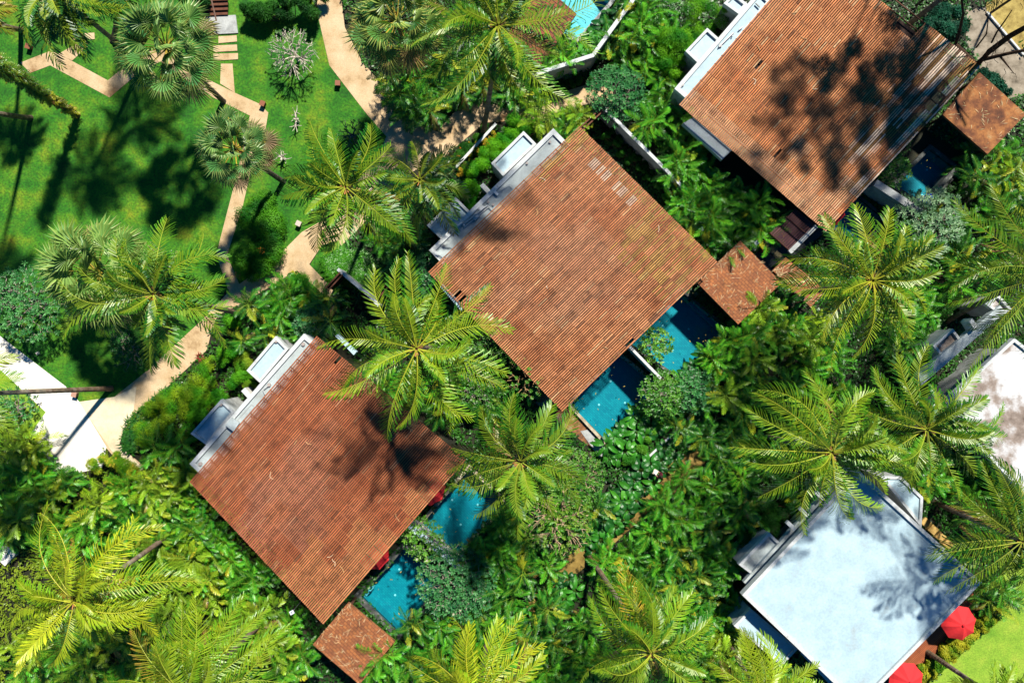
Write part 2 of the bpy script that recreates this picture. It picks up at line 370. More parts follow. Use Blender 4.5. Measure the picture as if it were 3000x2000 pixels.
v2 = thing('villa', 'middle villa with square orange-brown slatted roof between two others', 'villa')
slat_roof(v2, (1697, 368), (2103, 767), (1648, 1206), (1253, 796), ((.38, .12, .042), (.56, .25, .11), (.56, .36, .18)), seed=2,
          weather=lambda u, v, c, r: mixc(c, (.7, .55, .42), .6) if (.17 < u < .5 and .05 < v < .13 and r.random() < .6) else (mixc(c, (.35, .28, .06), .45) if v < .3 and (.55 < u < .95 or u < .08) and r.random() < .6 else (mixc(c, (.46, .26, .16), .35*max(0, min(1, 1.1-((u-.5)**2+(v-.5)**2)*9+noise.noise(Vector((u*7, v*7, 2)))*1.2))))))
mb = MB(); mb.prism(inset(W([(1697, 368), (2103, 767), (1648, 1206), (1253, 796)], 4.2), 1.0), 4.0, 4.2); mb.build('ceiling_slab', M['dark'], v2)
mb = MB(); mb.prism(inset(W([(1697, 368), (2103, 767), (1648, 1206), (1253, 796)], 4.0), 1.7), 0, 3.99); mb.build('wall', M['greywall'], v2)
g = box_roof(v2, [(1621, 376), (1668, 424), (1302, 780), (1257, 733)], 4.3, True, 'gutter_roof', .32, .16, 'gutter')
box_roof(v2, [(1534, 384), (1572, 422), (1474, 516), (1439, 478)], 3.6)
box_roof(v2, [(1335, 577), (1388, 630), (1305, 712), (1250, 660)], 3.6)
for a in ((1611, 417), (1544, 479), (1430, 592), (1445, 600), (1300, 720), (1451, 477, 3.45)):
    mb = MB(); drain(mb, a[0], a[1], a[2] if len(a) > 2 else 4.16); mb.build('drain', M['metal'], g)
pipe(g, [(1470, 556), (1493, 541), (1504, 551)], 4.3); pipe(g, [(1358, 656), (1428, 601), (1440, 613)], 4.3, .05); pipe(g, [(1362, 664), (1432, 606)], 4.26, .04); pipe(g, [(1358, 656), (1362, 666)], 4.3, .05)
for x, y, a, b_, k in ((1410, 610, .2, .13, .55), (1396, 636, .25, .12, .5), (1454, 566, .1, .18, .7)): mb = MB(); mb.box(P(x, y, 4.3), a, b_, .08, .8, (k, k*1.04, k*1.04)); mb.build('junction_box', M['metal'], g)
slab('side_ledge', [(1288, 838), (1297, 832), (1362, 902), (1352, 912)], 2.9, 3.4, M['white'], None, None, v2)
# ---- villa 3 (lower left)
v3 = thing('villa', 'lower left villa with darker red-brown slatted roof and two box roofs', 'villa')
Q3 = ((927, 983), (1367, 1346), (947, 1829), (554, 1411))
slat_roof(v3, *Q3, ((.34, .09, .034), (.48, .17, .07), (.5, .25, .13)), seed=3,
          weather=lambda u, v, c, r: mixc(c, (.55, .25, .1), .55) if u+.6*v+noise.noise(Vector((u*6, v*6, 9)))*.35 > 1.22 else mixc(c, (.42, .22, .15), .35*max(0, min(1, 1-((u-.45)**2+(v-.65)**2)*9+noise.noise(Vector((u*7, v*7, 5)))*1.2))))
mb = MB(); mb.prism(inset(W(Q3, 4.2), 1.0), 4.0, 4.2); mb.build('ceiling_slab', M['dark'], v3)
mb = MB(); mb.prism(inset(W(Q3, 4.0), 1.7), 0, 3.99); mb.build('wall', M['greywall'], v3)
g = box_roof(v3, [(890, 977), (935, 1015), (600, 1402), (555, 1358)], 4.3, True, 'gutter_roof', .3, .16, 'gutter')
for q in ([(808, 984), (845, 1022), (761, 1121), (722, 1085)], [(648, 1169), (687, 1206), (606, 1304), (558, 1270)]): box_roof(v3, q, 3.6)
for a in ((889, 1008, 4.16), (789, 1127, 4.16), (588, 1358, 4.16), (810, 999, 3.45), (648, 1184, 3.45)): mb = MB(); drain(mb, *a, .13); mb.build('drain', M['metal'], g)
slab('raised_cover', [(679, 1223), (700, 1240), (684, 1264), (660, 1246)], 4.2, 4.5, M['gutter'], None, None, g)
pipe(g, [(785, 1130), (770, 1142), (776, 1154)], 4.3, .035)
mb = MB(); q = W([(736, 1184), (746, 1192), (704, 1240), (694, 1231)], 4.2); ring(mb, q, .04, 4.14, 4.17, (.35, .36, .36)); mb.build('access_hatch', M['metal'], g)
slab('side_ledge', [(982, 984), (990, 978), (1045, 1030), (1036, 1040)], 2.9, 3.4, M['white'], None, None, v3)
# ---- villa 1 (upper right)
v1 = thing('villa', 'upper right villa with orange slatted roof and a bleached weathered corner', 'villa')
Q1 = ((2407, -178), (2874, 194), (2420, 679), (1989, 306))
def w1(u, v, c, r):
    n_ = noise.noise(Vector((u*9, v*5, 3)))
    k = max(0, min(1, (u-.72)*5+(.5-v)*1.6-.2+n_*1.5))
    if v < .1: k = max(0, min(1, (u-.65)*6))
    pale = sin(round(u*1000)*12.9898)*43758.5 % 1 < .55
    if k > 0 and v < .8: c = mixc(c, (.66, .54, .42) if pale and noise.noise(Vector((u*14, v*9, 8))) > -.25 else ((.22, .12, .03) if n_ > 0 else (.12, .06, .035)), k*.9)
    if v > .9 or (v > .75 and u > .45 and n_ > .1): c = mixc(c, (.62, .36, .2), .5)
    return c
slat_roof(v1, *Q1, ((.46, .14, .042), (.64, .28, .11), (.62, .42, .22)), seed=4, weather=w1,
          skip=lambda u, v: (.545 < u < .655 and v < .1) or (.36 < u < .545 and v < .03))
mb = MB(); mb.prism(inset(W(Q1, 4.2), 1.0), 4.0, 4.2); mb.build('ceiling_slab', M['dark'], v1)
mb = MB(); mb.prism(inset(W(Q1, 4.0), 1.8), 0, 3.99); mb.build('wall', M['greywall'], v1)
g = box_roof(v1, [(2226, -30), (2262, 4), (2018, 296), (1976, 260)], 4.3, True, 'gutter_roof', .3, .16, 'white')
box_roof(v1, [(2072, 82), (2112, 118), (2050, 190), (2008, 150)], 3.6); box_roof(v1, [(2150, -20), (2190, 12), (2165, 42), (2120, 10)], 3.6)
for a in ((1999, 249), (2110, 135)): mb = MB(); drain(mb, *a, 4.16, .12); mb.build('drain', M['metal'], g)
pipe(g, [(2106, 138), (2150, 95), (2145, 108)], 4.3, .05); pipe(g, [(2165, 88), (2176, 78)], 4.3, .05); pipe(g, [(2214, 10), (2226, 22)], 4.3, .06, (.2, .2, .2))
slab('side_ledge', [(2030, 345), (2144, 440), (2116, 468), (2000, 362)], 3.2, 3.7, M['gutter'], None, None, v1)
# ---- upper villa (mostly outside the frame)
for nm, pts, mt, lb in (('tiled_roof', [(1689, 41), (1581, 198), (1478, 112), (1590, -46)], 'shingle_red', 'red tiled pavilion roof beside the palest pool, partly under fronds'),
                        ('tiled_roof', [(2169, 705), (2290, 828), (2163, 950), (2042, 827)], 'shingle', 'orange tiled pavilion roof littered with straw at the right corner of the middle villa'),
                        ('tiled_roof', [(1020, 1764), (1157, 1878), (1053, 2004), (916, 1887)], 'shingle', 'brown tiled pavilion roof below the lower left villa'),
                        ('tiled_roof', [(2762, 336), (2870, 212), (3006, 335), (2893, 452)], 'rust', 'dark rusty tiled pavilion roof right of the upper right villa'),
                        ('tiled_roof', [(2264, 792), (2302, 754), (2420, 850), (2375, 900)], 'shingle', 'partly hidden tiled roof beyond the dark courtyard with three stepping stones')):
    pv = thing('pavilion', lb, 'pavilion'); q = W(pts, 2.7)
    mb = MB(); mb.prism(q, 2.55, 2.7); mb.build('roof', M[mt], pv)
    mb = MB(); ring(mb, [(p.x, p.y) for p in q], .06, 2.45, 2.545, (.25, .12, .06)); mb.build('fascia', M['bark'], pv)
    i = inset(q, .3)
    for p in i:
        mb = MB(); mb.box((p.x, p.y, 1.22), .09, .09, 1.22, .7, (.1, .05, .03)); mb.build('post', M['bark'], pv)
    # straw and fallen fronds lying on the roof
    cen = sum((Vector(p) for p in q), Vector())/4; mb = MB()
    for k in range({'shingle': 130, 'rust': 60}.get(mt, 0)):
        a, b_ = R.random(), R.random(); a = a**1.3 if mt == 'shingle' else a
        p = q[0].lerp(q[1], a).lerp(q[3].lerp(q[2], a), b_); an = R.gauss(.4, 1.0); l = R.uniform(.08, .34)
        dd = Vector((cos(an), sin(an), 0))*l; nn = Vector((-sin(an), cos(an), 0))*.02
        mb.face([p-dd-nn+Vector((0, 0, .02)), p+dd*.3-nn+Vector((0, 0, .05)), p+dd+Vector((0, .03, .02)), p+dd*.3+nn+Vector((0, 0, .05))], jit((.6, .44, .24), .25))
    if mb.f: stuff(mb.build('straw', M['bark'], pv))

# ---- small dark slatted roof and courtyard bits
pr = thing('porch', 'small dark slatted porch roof below the corner of the upper right villa', 'porch')
slat_roof(pr, (2330, 610), (2388, 658), (2312, 732), (2256, 682), ((.09, .035, .04), (.13, .05, .05), (.12, .06, .06)), seed=9, z=2.8)
slab('edge_board', [(2388, 658), (2396, 666), (2318, 744), (2310, 734)], 2.6, 2.85, M['greywall'], None, None, pr)
for x, y, lb in ((2249, 712, 'stepping stone nearest the red plant, first of the three in the dark courtyard'), (2263, 732, 'middle one of three stepping stones in the dark courtyard'), (2279, 748, 'lowest of three stepping stones in the dark courtyard')):
    slab('stepping_stone', [(x-2, y-14), (x+15, y-1), (x+1, y+13), (x-15, y)], .0, .09, M['step'], lb, 'stepping stone', None, 'stepping stones in the dark courtyard')
def lamp(px, py, lb, z=2.4):
    r = thing('path_lamp', lb, 'lamp', P(px, py, 0)); p = P(px, py, z)-r.location
    mb = MB(); mb.tube([(p.x, p.y, 0), (p.x, p.y, z-.02)], .03, 6, (.2, .2, .2)); mb.build('post', M['metal'], r)
    mb = MB(); mb.box(p, .16, .14, .03, .5, (.75, .8, .85)); mb.box((p.x, p.y, z+.035), .05, .05, .01, .5, (.15, .2, .3)); mb.build('lamp_head', M['metal'], r)
lamp(2216, 711, 'small white lamp head above the red plant in the courtyard'); lamp(2054, 672, 'small white lamp head half under palms by the middle villa roof')
lamp(855, 1793, 'grey lamp head between undergrowth palms near the lower villa roof tip', 2.6)
slab('planter_cover', [(2200, 722), (2210, 714), (2218, 728), (2209, 738)], 0, .6, M['greywall'], 'grey square planter beside the red plant in the courtyard', 'planter')

def debris(parent, pts, seed, n):
    r = random.Random(seed); q = W(pts, ZP+.03)
    for k in range(n):
        a, b_ = r.uniform(.05, .95), r.uniform(.05, .95); p = q[0].lerp(q[1], a).lerp(q[3].lerp(q[2], a), b_); an = r.uniform(0, 6.28); l = r.uniform(.15, .6); mb = MB(); pp = []
        for i in range(5): t = i/4; pp.append(p+Vector((cos(an+t*r.uniform(.2, .9))*l*t, sin(an+t*.5)*l*t, .03*sin(t*3))))
        mb.tube(pp, .02, 4, jit((.55, .4, .2) if k % 3 else (.8, .7, .5), .2, r)); o = mb.build('fallen_twig', M['bark'])
        yield o
TW = [(v1, Q1, 11, 9), (v2, Q2 := ((1697, 368), (2103, 767), (1648, 1206), (1253, 796)), 12, 7), (v3, Q3, 13, 7)]
for vv, qq, sd_, n_ in TW:
    nm = {11: 'upper right', 12: 'middle', 13: 'lower left'}[sd_]
    for o in debris(vv, qq, sd_, n_): tag(o, 'pale dry twig lying on the %s slatted roof' % nm, 'twig', 'dry twigs on the %s slatted roof' % nm)
# ---- white villa lower right
v4 = thing('villa', 'white villa with big flat pale roof at the lower right', 'villa')
Z4 = 5.0; Q4 = [(2516, 1377), (2877, 1705), (2517, 2071), (2174, 1742)]; q = W(Q4, Z4)
mb = MB(); mb.prism(inset(q, .004), Z4-.5, Z4-.2); mb.build('flat_roof', M['white'], v4)
mb = MB(); ring(mb, q, .26, Z4-.6, Z4); mb.build('parapet', M['parapet'], v4)
mb = MB(); mb.prism(inset(q, .9), 0, Z4-.61); mb.build('wall', M['greywall'], v4)
box_roof(v4, [(2254, 1559), (2289, 1592), (2205, 1684), (2164, 1653)], 3.6, True, 'bathroom_roof', .2, .2, 'gutter')
slab('rear_ledge', [(2484, 1366), (2516, 1390), (2205, 1728), (2178, 1704)], 3.3, 3.7, M['gutter'], None, None, v4)
for x, y in ((2316, 1538), (2354, 1498), (2400, 1450)):
    a = P(x, y, 4.3); mb = MB(); mb.box(a, .4, .14, .14, radians(-43)); mb.build('beam_stub', M['parapet'], v4)
box_roof(v4, [(2580, 1395), (2640, 1395), (2705, 1456), (2700, 1545)], 3.6, True, 'side_roof', .2, .12)
box_roof(v4, [(2200, 1782), (2338, 1900), (2290, 1950), (2150, 1832)], 3.6, True, 'side_roof', .18, .12)
slab('low_wall', [(2345, 1912), (2352, 1908), (2440, 1995), (2432, 2005)], 0, 3.0, M['white'], None, None, v4)
deck = [(2850, 1725), (2888, 1762), (2690, 1965), (2600, 2060), (2540, 2060), (2560, 1990)]
slab('terrace_deck', deck, 0, .22, M['decking'], 'red-brown timber terrace along the white villa under red umbrellas', 'terrace')
for i in range(4):
    x, y = 2712+i*22, 1528+i*21
    slab('garden_step', [(x, y-14), (x+18, y+2), (x+2, y+18), (x-16, y+2)], 0, .3+.12*i, surf('ochre_stone_%d' % i, [(.35, (.3, .16, .03)), (.6, (.6, .4, .12))], 2, .7),
         'ochre stone block %s in the row beside the white roof' % ('nearest the blue-shaded side roof', 'second from the blue-shaded side roof', 'third from the blue-shaded side roof', 'farthest down towards the coconut palm')[i], 'stone block', None, 'ochre stone blocks by the white villa')

# ---- villa 5 (right edge, white stained)
v5 = thing('villa', 'far right villa with stained white flat roof cut by the photo edge', 'villa')
Q5 = [(2752, 1190), (2972, 990), (3300, 1250), (3150, 1600)]; Z5 = 4.6; q = W(Q5, Z5)
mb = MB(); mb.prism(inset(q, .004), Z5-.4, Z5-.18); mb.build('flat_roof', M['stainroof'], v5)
mb = MB(); ring(mb, q, .22, Z5-.5, Z5); mb.build('parapet', M['parapet'], v5)
mb = MB(); mb.prism(inset(q, .6), 0, Z5-.51); mb.build('wall', M['greywall'], v5)
slab('rear_ledge', [(2930, 895), (2946, 915), (2700, 1128), (2690, 1095)], 3.6, 4.2, M['gutter'], None, None, v5)
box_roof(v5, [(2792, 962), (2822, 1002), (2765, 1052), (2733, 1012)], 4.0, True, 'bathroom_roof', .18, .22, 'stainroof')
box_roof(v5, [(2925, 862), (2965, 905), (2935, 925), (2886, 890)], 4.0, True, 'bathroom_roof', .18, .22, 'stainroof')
slab('chimney_block', [(2848, 932), (2868, 958), (2856, 968), (2840, 942)], 3.6, 4.7, M['parapet'], None, None, v5)
mb = MB(); drain(mb, 2938, 1364, 4.42, .13); mb.build('drain', M['metal'], v5)

# ---------------------------------------------------------------- pools
def pool(label, pts, depth, tile, rimw, rimmat, zt=.12, inner=None, steps=None, rimmask=None):
    POOLS.append(pts)
    r = thing('swimming_pool', label, 'pool'); q = W(pts, 0); q = [(p.x, p.y) for p in q]
    a = sum(q[i][0]*q[(i+1) % 4][1]-q[(i+1) % 4][0]*q[i][1] for i in range(4))
    if a < 0: q = q[::-1]
    mb = MB(); n = 4
    mb.face([(x, y, -depth) for x, y in q])
    for i in range(n):
        j = (i+1) % n; mb.face([(*q[j], -depth), (*q[i], -depth), (*q[i], zt), (*q[j], zt)])
    mb.build('basin', M[tile], r)
    mb = MB(); mb.face([(x, y, zt-.1) for x, y in inset(q, .002)]); mb.build('water', M['water'], r)
    mb = MB(); o_ = inset(q, -rimw)
    for k in range(n):
        j = (k+1) % n; mb.prism([o_[k], o_[j], q[j], q[k]], .0, zt+.004*k)
    mb.build('coping', M[rimmat], r)
    for i, (sp, sz, mt) in enumerate(steps or []):
        s_ = MB(); s_.prism(W(sp, sz), -depth+.002, sz); s_.build('step', M[mt], r)
    fm = MB()
    for k in range(14):
        a, b2 = R.random(), R.random(); x = q[0][0]*(1-a)*(1-b2)+q[1][0]*a*(1-b2)+q[2][0]*a*b2+q[3][0]*(1-a)*b2; y = q[0][1]*(1-a)*(1-b2)+q[1][1]*a*(1-b2)+q[2][1]*a*b2+q[3][1]*(1-a)*b2
        an = R.uniform(0, 6.28); d = Vector((cos(an), sin(an), 0))*R.uniform(.05, .12); s2 = Vector((-d.y, d.x, 0))*.35; p = Vector((x, y, zt-.09)); fm.face([p-d, p-s2, p+d, p+s2], jit((.5, .42, .08), .3))
    stuff(fm.build('floating_leaves', M['fine'], r))
    # underwater lights and inlets
    mb = MB(); cx = sum(p[0] for p in q)/4; cy = sum(p[1] for p in q)/4
    for k in range(3):
        an = k*2.1+cx; x = cx+cos(an)*1.2; y = cy+sin(an)*1.2; mb.tube([(x, y, -depth+.002), (x, y, -depth+.03)], .09, 10, (.5, .85, .85))
    mb.build('floor_fitting', M['metal'], r); return r
pool('lower left pool of the middle villa, half in shade', [(1672, 1184), (1808, 1036), (1922, 1128), (1786, 1306)], 1.2, 'pool_a', .22, 'rim', .3)
pool('upper right pool of the middle villa, shaded by a tiled roof', [(1838, 1000), (1990, 850), (2125, 965), (1990, 1105)], 1.2, 'pool_a', .2, 'stone', .3,
     steps=[([(2003, 866), (2030, 842), (2048, 862), (2020, 886)], .08, 'step'), ([(1985, 858), (1994, 850), (2100, 950), (2090, 958)], -.6, 'pool_a')])
pool('lower pool beside the lower left villa with teal step', [(1060, 1742), (1190, 1600), (1300, 1700), (1168, 1846)], 1.2, 'pool_a', .45, 'stone', .3,
     steps=[([(1052, 1738), (1080, 1710), (1094, 1722), (1068, 1752)], -.2, 'pool_b')])
pool('upper pool beside the lower left villa under palm fronds', [(1226, 1545), (1375, 1372), (1480, 1470), (1340, 1622)], 1.2, 'pool_a', .25, 'rim', .3)
pool('small pale blue pool at the tip of the upper right villa', [(2412, 640), (2492, 565), (2590, 645), (2510, 726)], 1.0, 'pool_a', .2, 'stone', .3)
pool('dark shaded pool right of the upper right villa', [(2620, 545), (2720, 440), (2800, 500), (2700, 600)], 1.2, 'pool_a', .3, 'stone', .3)
pool('palest turquoise pool at the top edge', [(1560, 60), (1700, -110), (1786, 8), (1690, 118)], .8, 'pool_b', .3, 'greywall', .3)

def wall_line(name, pts, z, th, mat, label, cat, group=None, capmat=None):
    """free-standing wall following the pixel line of its top"""
    w_ = [P(x, y, z) for x, y in pts]; r = thing(name, label, cat, (w_[0].x, w_[0].y, 0), group); L = r.location
    w2 = [Vector((p.x-L.x, p.y-L.y)) for p in w_]; left = []; right = []
    for i, p in enumerate(w2):
        d = (w2[min(i+1, len(w2)-1)]-w2[max(i-1, 0)]).normalized(); nn = Vector((-d.y, d.x))*th/2; left.append(p+nn); right.append(p-nn)
    mb = MB(); mb.prism(left+right[::-1], 0, z-.04); mb.build('wall_body', M[mat], r)
    l2 = [p+(p-q_).normalized()*.02 for p, q_ in zip(left, right)]; r2 = [p+(p-q_).normalized()*.02 for p, q_ in zip(right, left)]
    mb = MB(); mb.prism(l2+r2[::-1], z-.038, z); mb.build('coping', M[capmat or 'parapet'], r); return r
wall_line('garden_wall', [(1560, 221), (1579, 213), (1737, 162), (1790, 88), (1850, 6), (1890, -60)], 2.8, .26, 'greywall', 'tall bent white garden wall around the palest pool', 'wall')
wall_line('garden_wall', [(1768, 314), (2010, 556)], 2.4, .2, 'greywall', 'straight garden wall running beside the middle slatted roof', 'wall')
wall_line('garden_wall', [(989, 788), (1084, 868), (1110, 895)], 2.4, .2, 'greywall', 'short garden wall at the gate above the largest palm', 'wall')
wall_line('pool_wall', [(1842, 1012), (1936, 1108)], 2.2, .16, 'greywall', 'dividing wall with thin pale top between the two middle pools', 'wall')
wall_line('pool_wall', [(1200, 1540), (1352, 1668)], 2.3, .42, 'greywall', 'thick white-topped dividing wall between the two lower pools', 'wall', None, 'white')
wall_line('pool_wall', [(2565, 535), (2700, 622)], 2.4, .5, 'greywall', 'grey dividing wall between the pale and the dark pool at upper right', 'wall', None, 'greywall')
wall_line('pool_wall', [(2812, 484), (2706, 600)], .9, .3, 'stone', 'low stained wall on the far side of the dark pool', 'wall', None, 'stone')
wall_line('low_stone_wall', [(2058, 1186), (1960, 1282), (1862, 1374)], .45, .12, 'rim', 'long low pale wall between planting strips right of the lower pool', 'wall')
wall_line('low_stone_wall', [(1453, 362), (1335, 490)], .8, .16, 'boulder', 'low rough stone edging beside the bright feathery hedge', 'wall')
wall_line('garden_wall', [(1411, 540), (1442, 572)], 2.6, .3, 'greywall', 'short dark wall stub against the middle villa gutter', 'wall')
wall_line('garden_wall', [(712, 1140), (735, 1165)], 2.6, .35, 'boulder', 'short pale wall stub between two box roofs', 'wall')
wall_line('low_stone_wall', [(2893, 35), (3000, 160)], .2, .1, 'whitepath', 'thin white kerb beside the yellow gravel at the top right', 'kerb')
wall_line('low_stone_wall', [(540, 1520), (600, 1600)], .5, .9, 'whitepath', 'broad white concrete block left of the lower villa corner', 'block', None, 'whitepath')
wall_line('low_stone_wall', [(432, 1480), (475, 1515)], .5, .8, 'whitepath', 'pale concrete block among yellow palms above the leaning trunk', 'block', None, 'whitepath')
wall_line('low_stone_wall', [(-20, 1595), (30, 1640)], .5, 1.2, 'whitepath', 'white concrete slab at the far left edge', 'block', None, 'whitepath')
for pts, lb in (([(1766, 312), (1704, 370)], 'red timber gate beam at the top corner of the middle villa'), ([(994, 800), (955, 842)], 'red timber gate beam beside the grass tufts'), ([(1128, 835), (1104, 862)], 'short red timber gate post beam under the largest palm')):
    w_ = [P(x, y, 2.5) for x, y in pts]; r = thing('gate', lb, 'gate', ((w_[0].x+w_[1].x)/2, (w_[0].y+w_[1].y)/2, 0)); d = w_[1]-w_[0]; an = math.atan2(d.y, d.x)
    for dz in (0,):
        mb = MB(); mb.box((0, 0, 2.44), d.length/2+.1, .05, .06, an); mb.build('beam', M['beam'], r)
        mb = MB(); nx, ny = -sin(an)*.25, cos(an)*.25; mb.box((nx, ny, 2.44), d.length/2+.1, .05, .06, an); mb.build('beam', M['beam'], r)
    mb = MB(); mb.box((0, 0, 1.15), d.length/2, .04, 1.15, an); mb.build('door_panel', M['dark'], r)
pr = thing('solar_lamp', 'tiny blue solar panel with white frame beside a leaning trunk', 'solar lamp', P(1746, 1658)); p = P(1746, 1658, 1.6)-pr.location
mb = MB(); mb.tube([(p.x, p.y, 0), (p.x, p.y, 1.56)], .03, 6, (.3, .3, .3)); mb.build('post', M['metal'], pr)
mb = MB(); mb.box(p, .15, .2, .02, -.2, (.8, .85, .9)); mb.build('frame', M['metal'], pr); mb = MB(); mb.box((p.x, p.y, p.z+.025), .12, .17, .004, -.2, (.02, .08, .3)); mb.build('panel', M['metal'], pr)
# blue striped towel on the low wall
mb = MB(); a0 = P(2684, 577, 1.0); r_ = random.Random(5); NX, NY = 22, 14; ux = (P(2728, 566, 1.0)-a0); uy = (P(2694, 608, 1.0)-a0)
base = len(mb.v)
for i in range(NX+1):
    for j in range(NY+1):
        p = a0+ux*(i/NX)+uy*(j/NY); p.z = 1.0+.05*sin(i*.9+j*.3)+.04*sin(j*1.3)-.3*max(0, j/NY-.6); mb.v.append(tuple(p))
for i in range(NX):
    for j in range(NY):
        mb.idx([base+i*(NY+1)+j, base+(i+1)*(NY+1)+j, base+(i+1)*(NY+1)+j+1, base+i*(NY+1)+j+1], (.01, .05, .55) if i % 4 < 2 else (.03, .12, .75))
tag(mb.build('towel', M['red'], smooth=True), 'crumpled striped blue towel on the dark pool wall', 'towel')

# ---------------------------------------------------------------- umbrellas
def umbrella(px, py, rad, label, zz=2.6, rot=0):
    r = thing('parasol', label, 'parasol', P(px, py, zz)*1.0, 'red parasols'); r.location.z = 0
    mb = MB(); n = 8
    for k in range(n):
        a0, a1 = rot+2*pi*k/n, rot+2*pi*(k+1)/n; am = (a0+a1)/2
        top = Vector((0, 0, zz+.0)); S_ = 5
        for i in range(S_):
            def ring_pt(t, a, sag): return Vector((cos(a)*rad*t, sin(a)*rad*t, zz-.62*t*t*.55-.3*t-sag*t))
            t0, t1 = i/S_, (i+1)/S_; c = jit((.75, .035, .04), .03)
            cm = rad*cos(pi/n)
            for (x0, x1, s0, s1) in ((a0, am, 0, .05), (am, a1, .05, 0)):
                f0 = 1 if x0 != am else cos(pi/n)*.98; f1 = 1 if x1 != am else cos(pi/n)*.98
                def pp(t, a, f, sg): return Vector((cos(a)*rad*t*f, sin(a)*rad*t*f, zz-.34*t*t-.3*t-sg*t))
                if i == 0: mb.face([pp(0, x0, 1, 0), pp(t1, x0, f0, s0), pp(t1, x1, f1, s1)], c)
                else: mb.face([pp(t0, x0, f0, s0), pp(t1, x0, f0, s0), pp(t1, x1, f1, s1), pp(t0, x1, f1, s1)], c)
    mb.build('canopy', M['red'], r)
    for k in range(n):
        a = rot+2*pi*k/n; mb = MB(); mb.tube([(0, 0, zz-.05), (cos(a)*rad*.5, sin(a)*rad*.5, zz-.28), (cos(a)*rad, sin(a)*rad, zz-.66)], .012, 4, (.25, .1, .05)); mb.build('rib', M['bark'], r)
    mb = MB(); mb.tube([(0, 0, 0), (0, 0, zz+.02)], .035, 8, (.25, .1, .05)); mb.build('pole', M['bark'], r)
    mb = MB(); mb.tube([(0, 0, zz+.0), (0, 0, zz+.06), (0, 0, zz+.1)], [.12, .09, .02], 8, (.55, .02, .03)); mb.build('cap', M['red'], r)
    mb = MB(); mb.box((0, 0, .27), .28, .28, .05, .5, (.2, .2, .2)); mb.build('base', M['metal'], r)
umbrella(2823, 1832, 1.36, 'open red parasol on the timber terrace near the right roof corner', rot=.2)
umbrella(2667, 2000, 1.36, 'red parasol on the terrace cut by the bottom edge', rot=.3)
umbrella(1253, 1436, 1.3, 'red parasol mostly hidden under the lower villa roof edge near its upper pool', 2.5, .1)
umbrella(1088, 1628, 1.3, 'red parasol mostly hidden under the lower villa roof edge beside its lower pool', 2.5, .4)
umbrella(2438, 611, 1.3, 'red parasol tip showing beside the small pale pool', 2.5, .5)

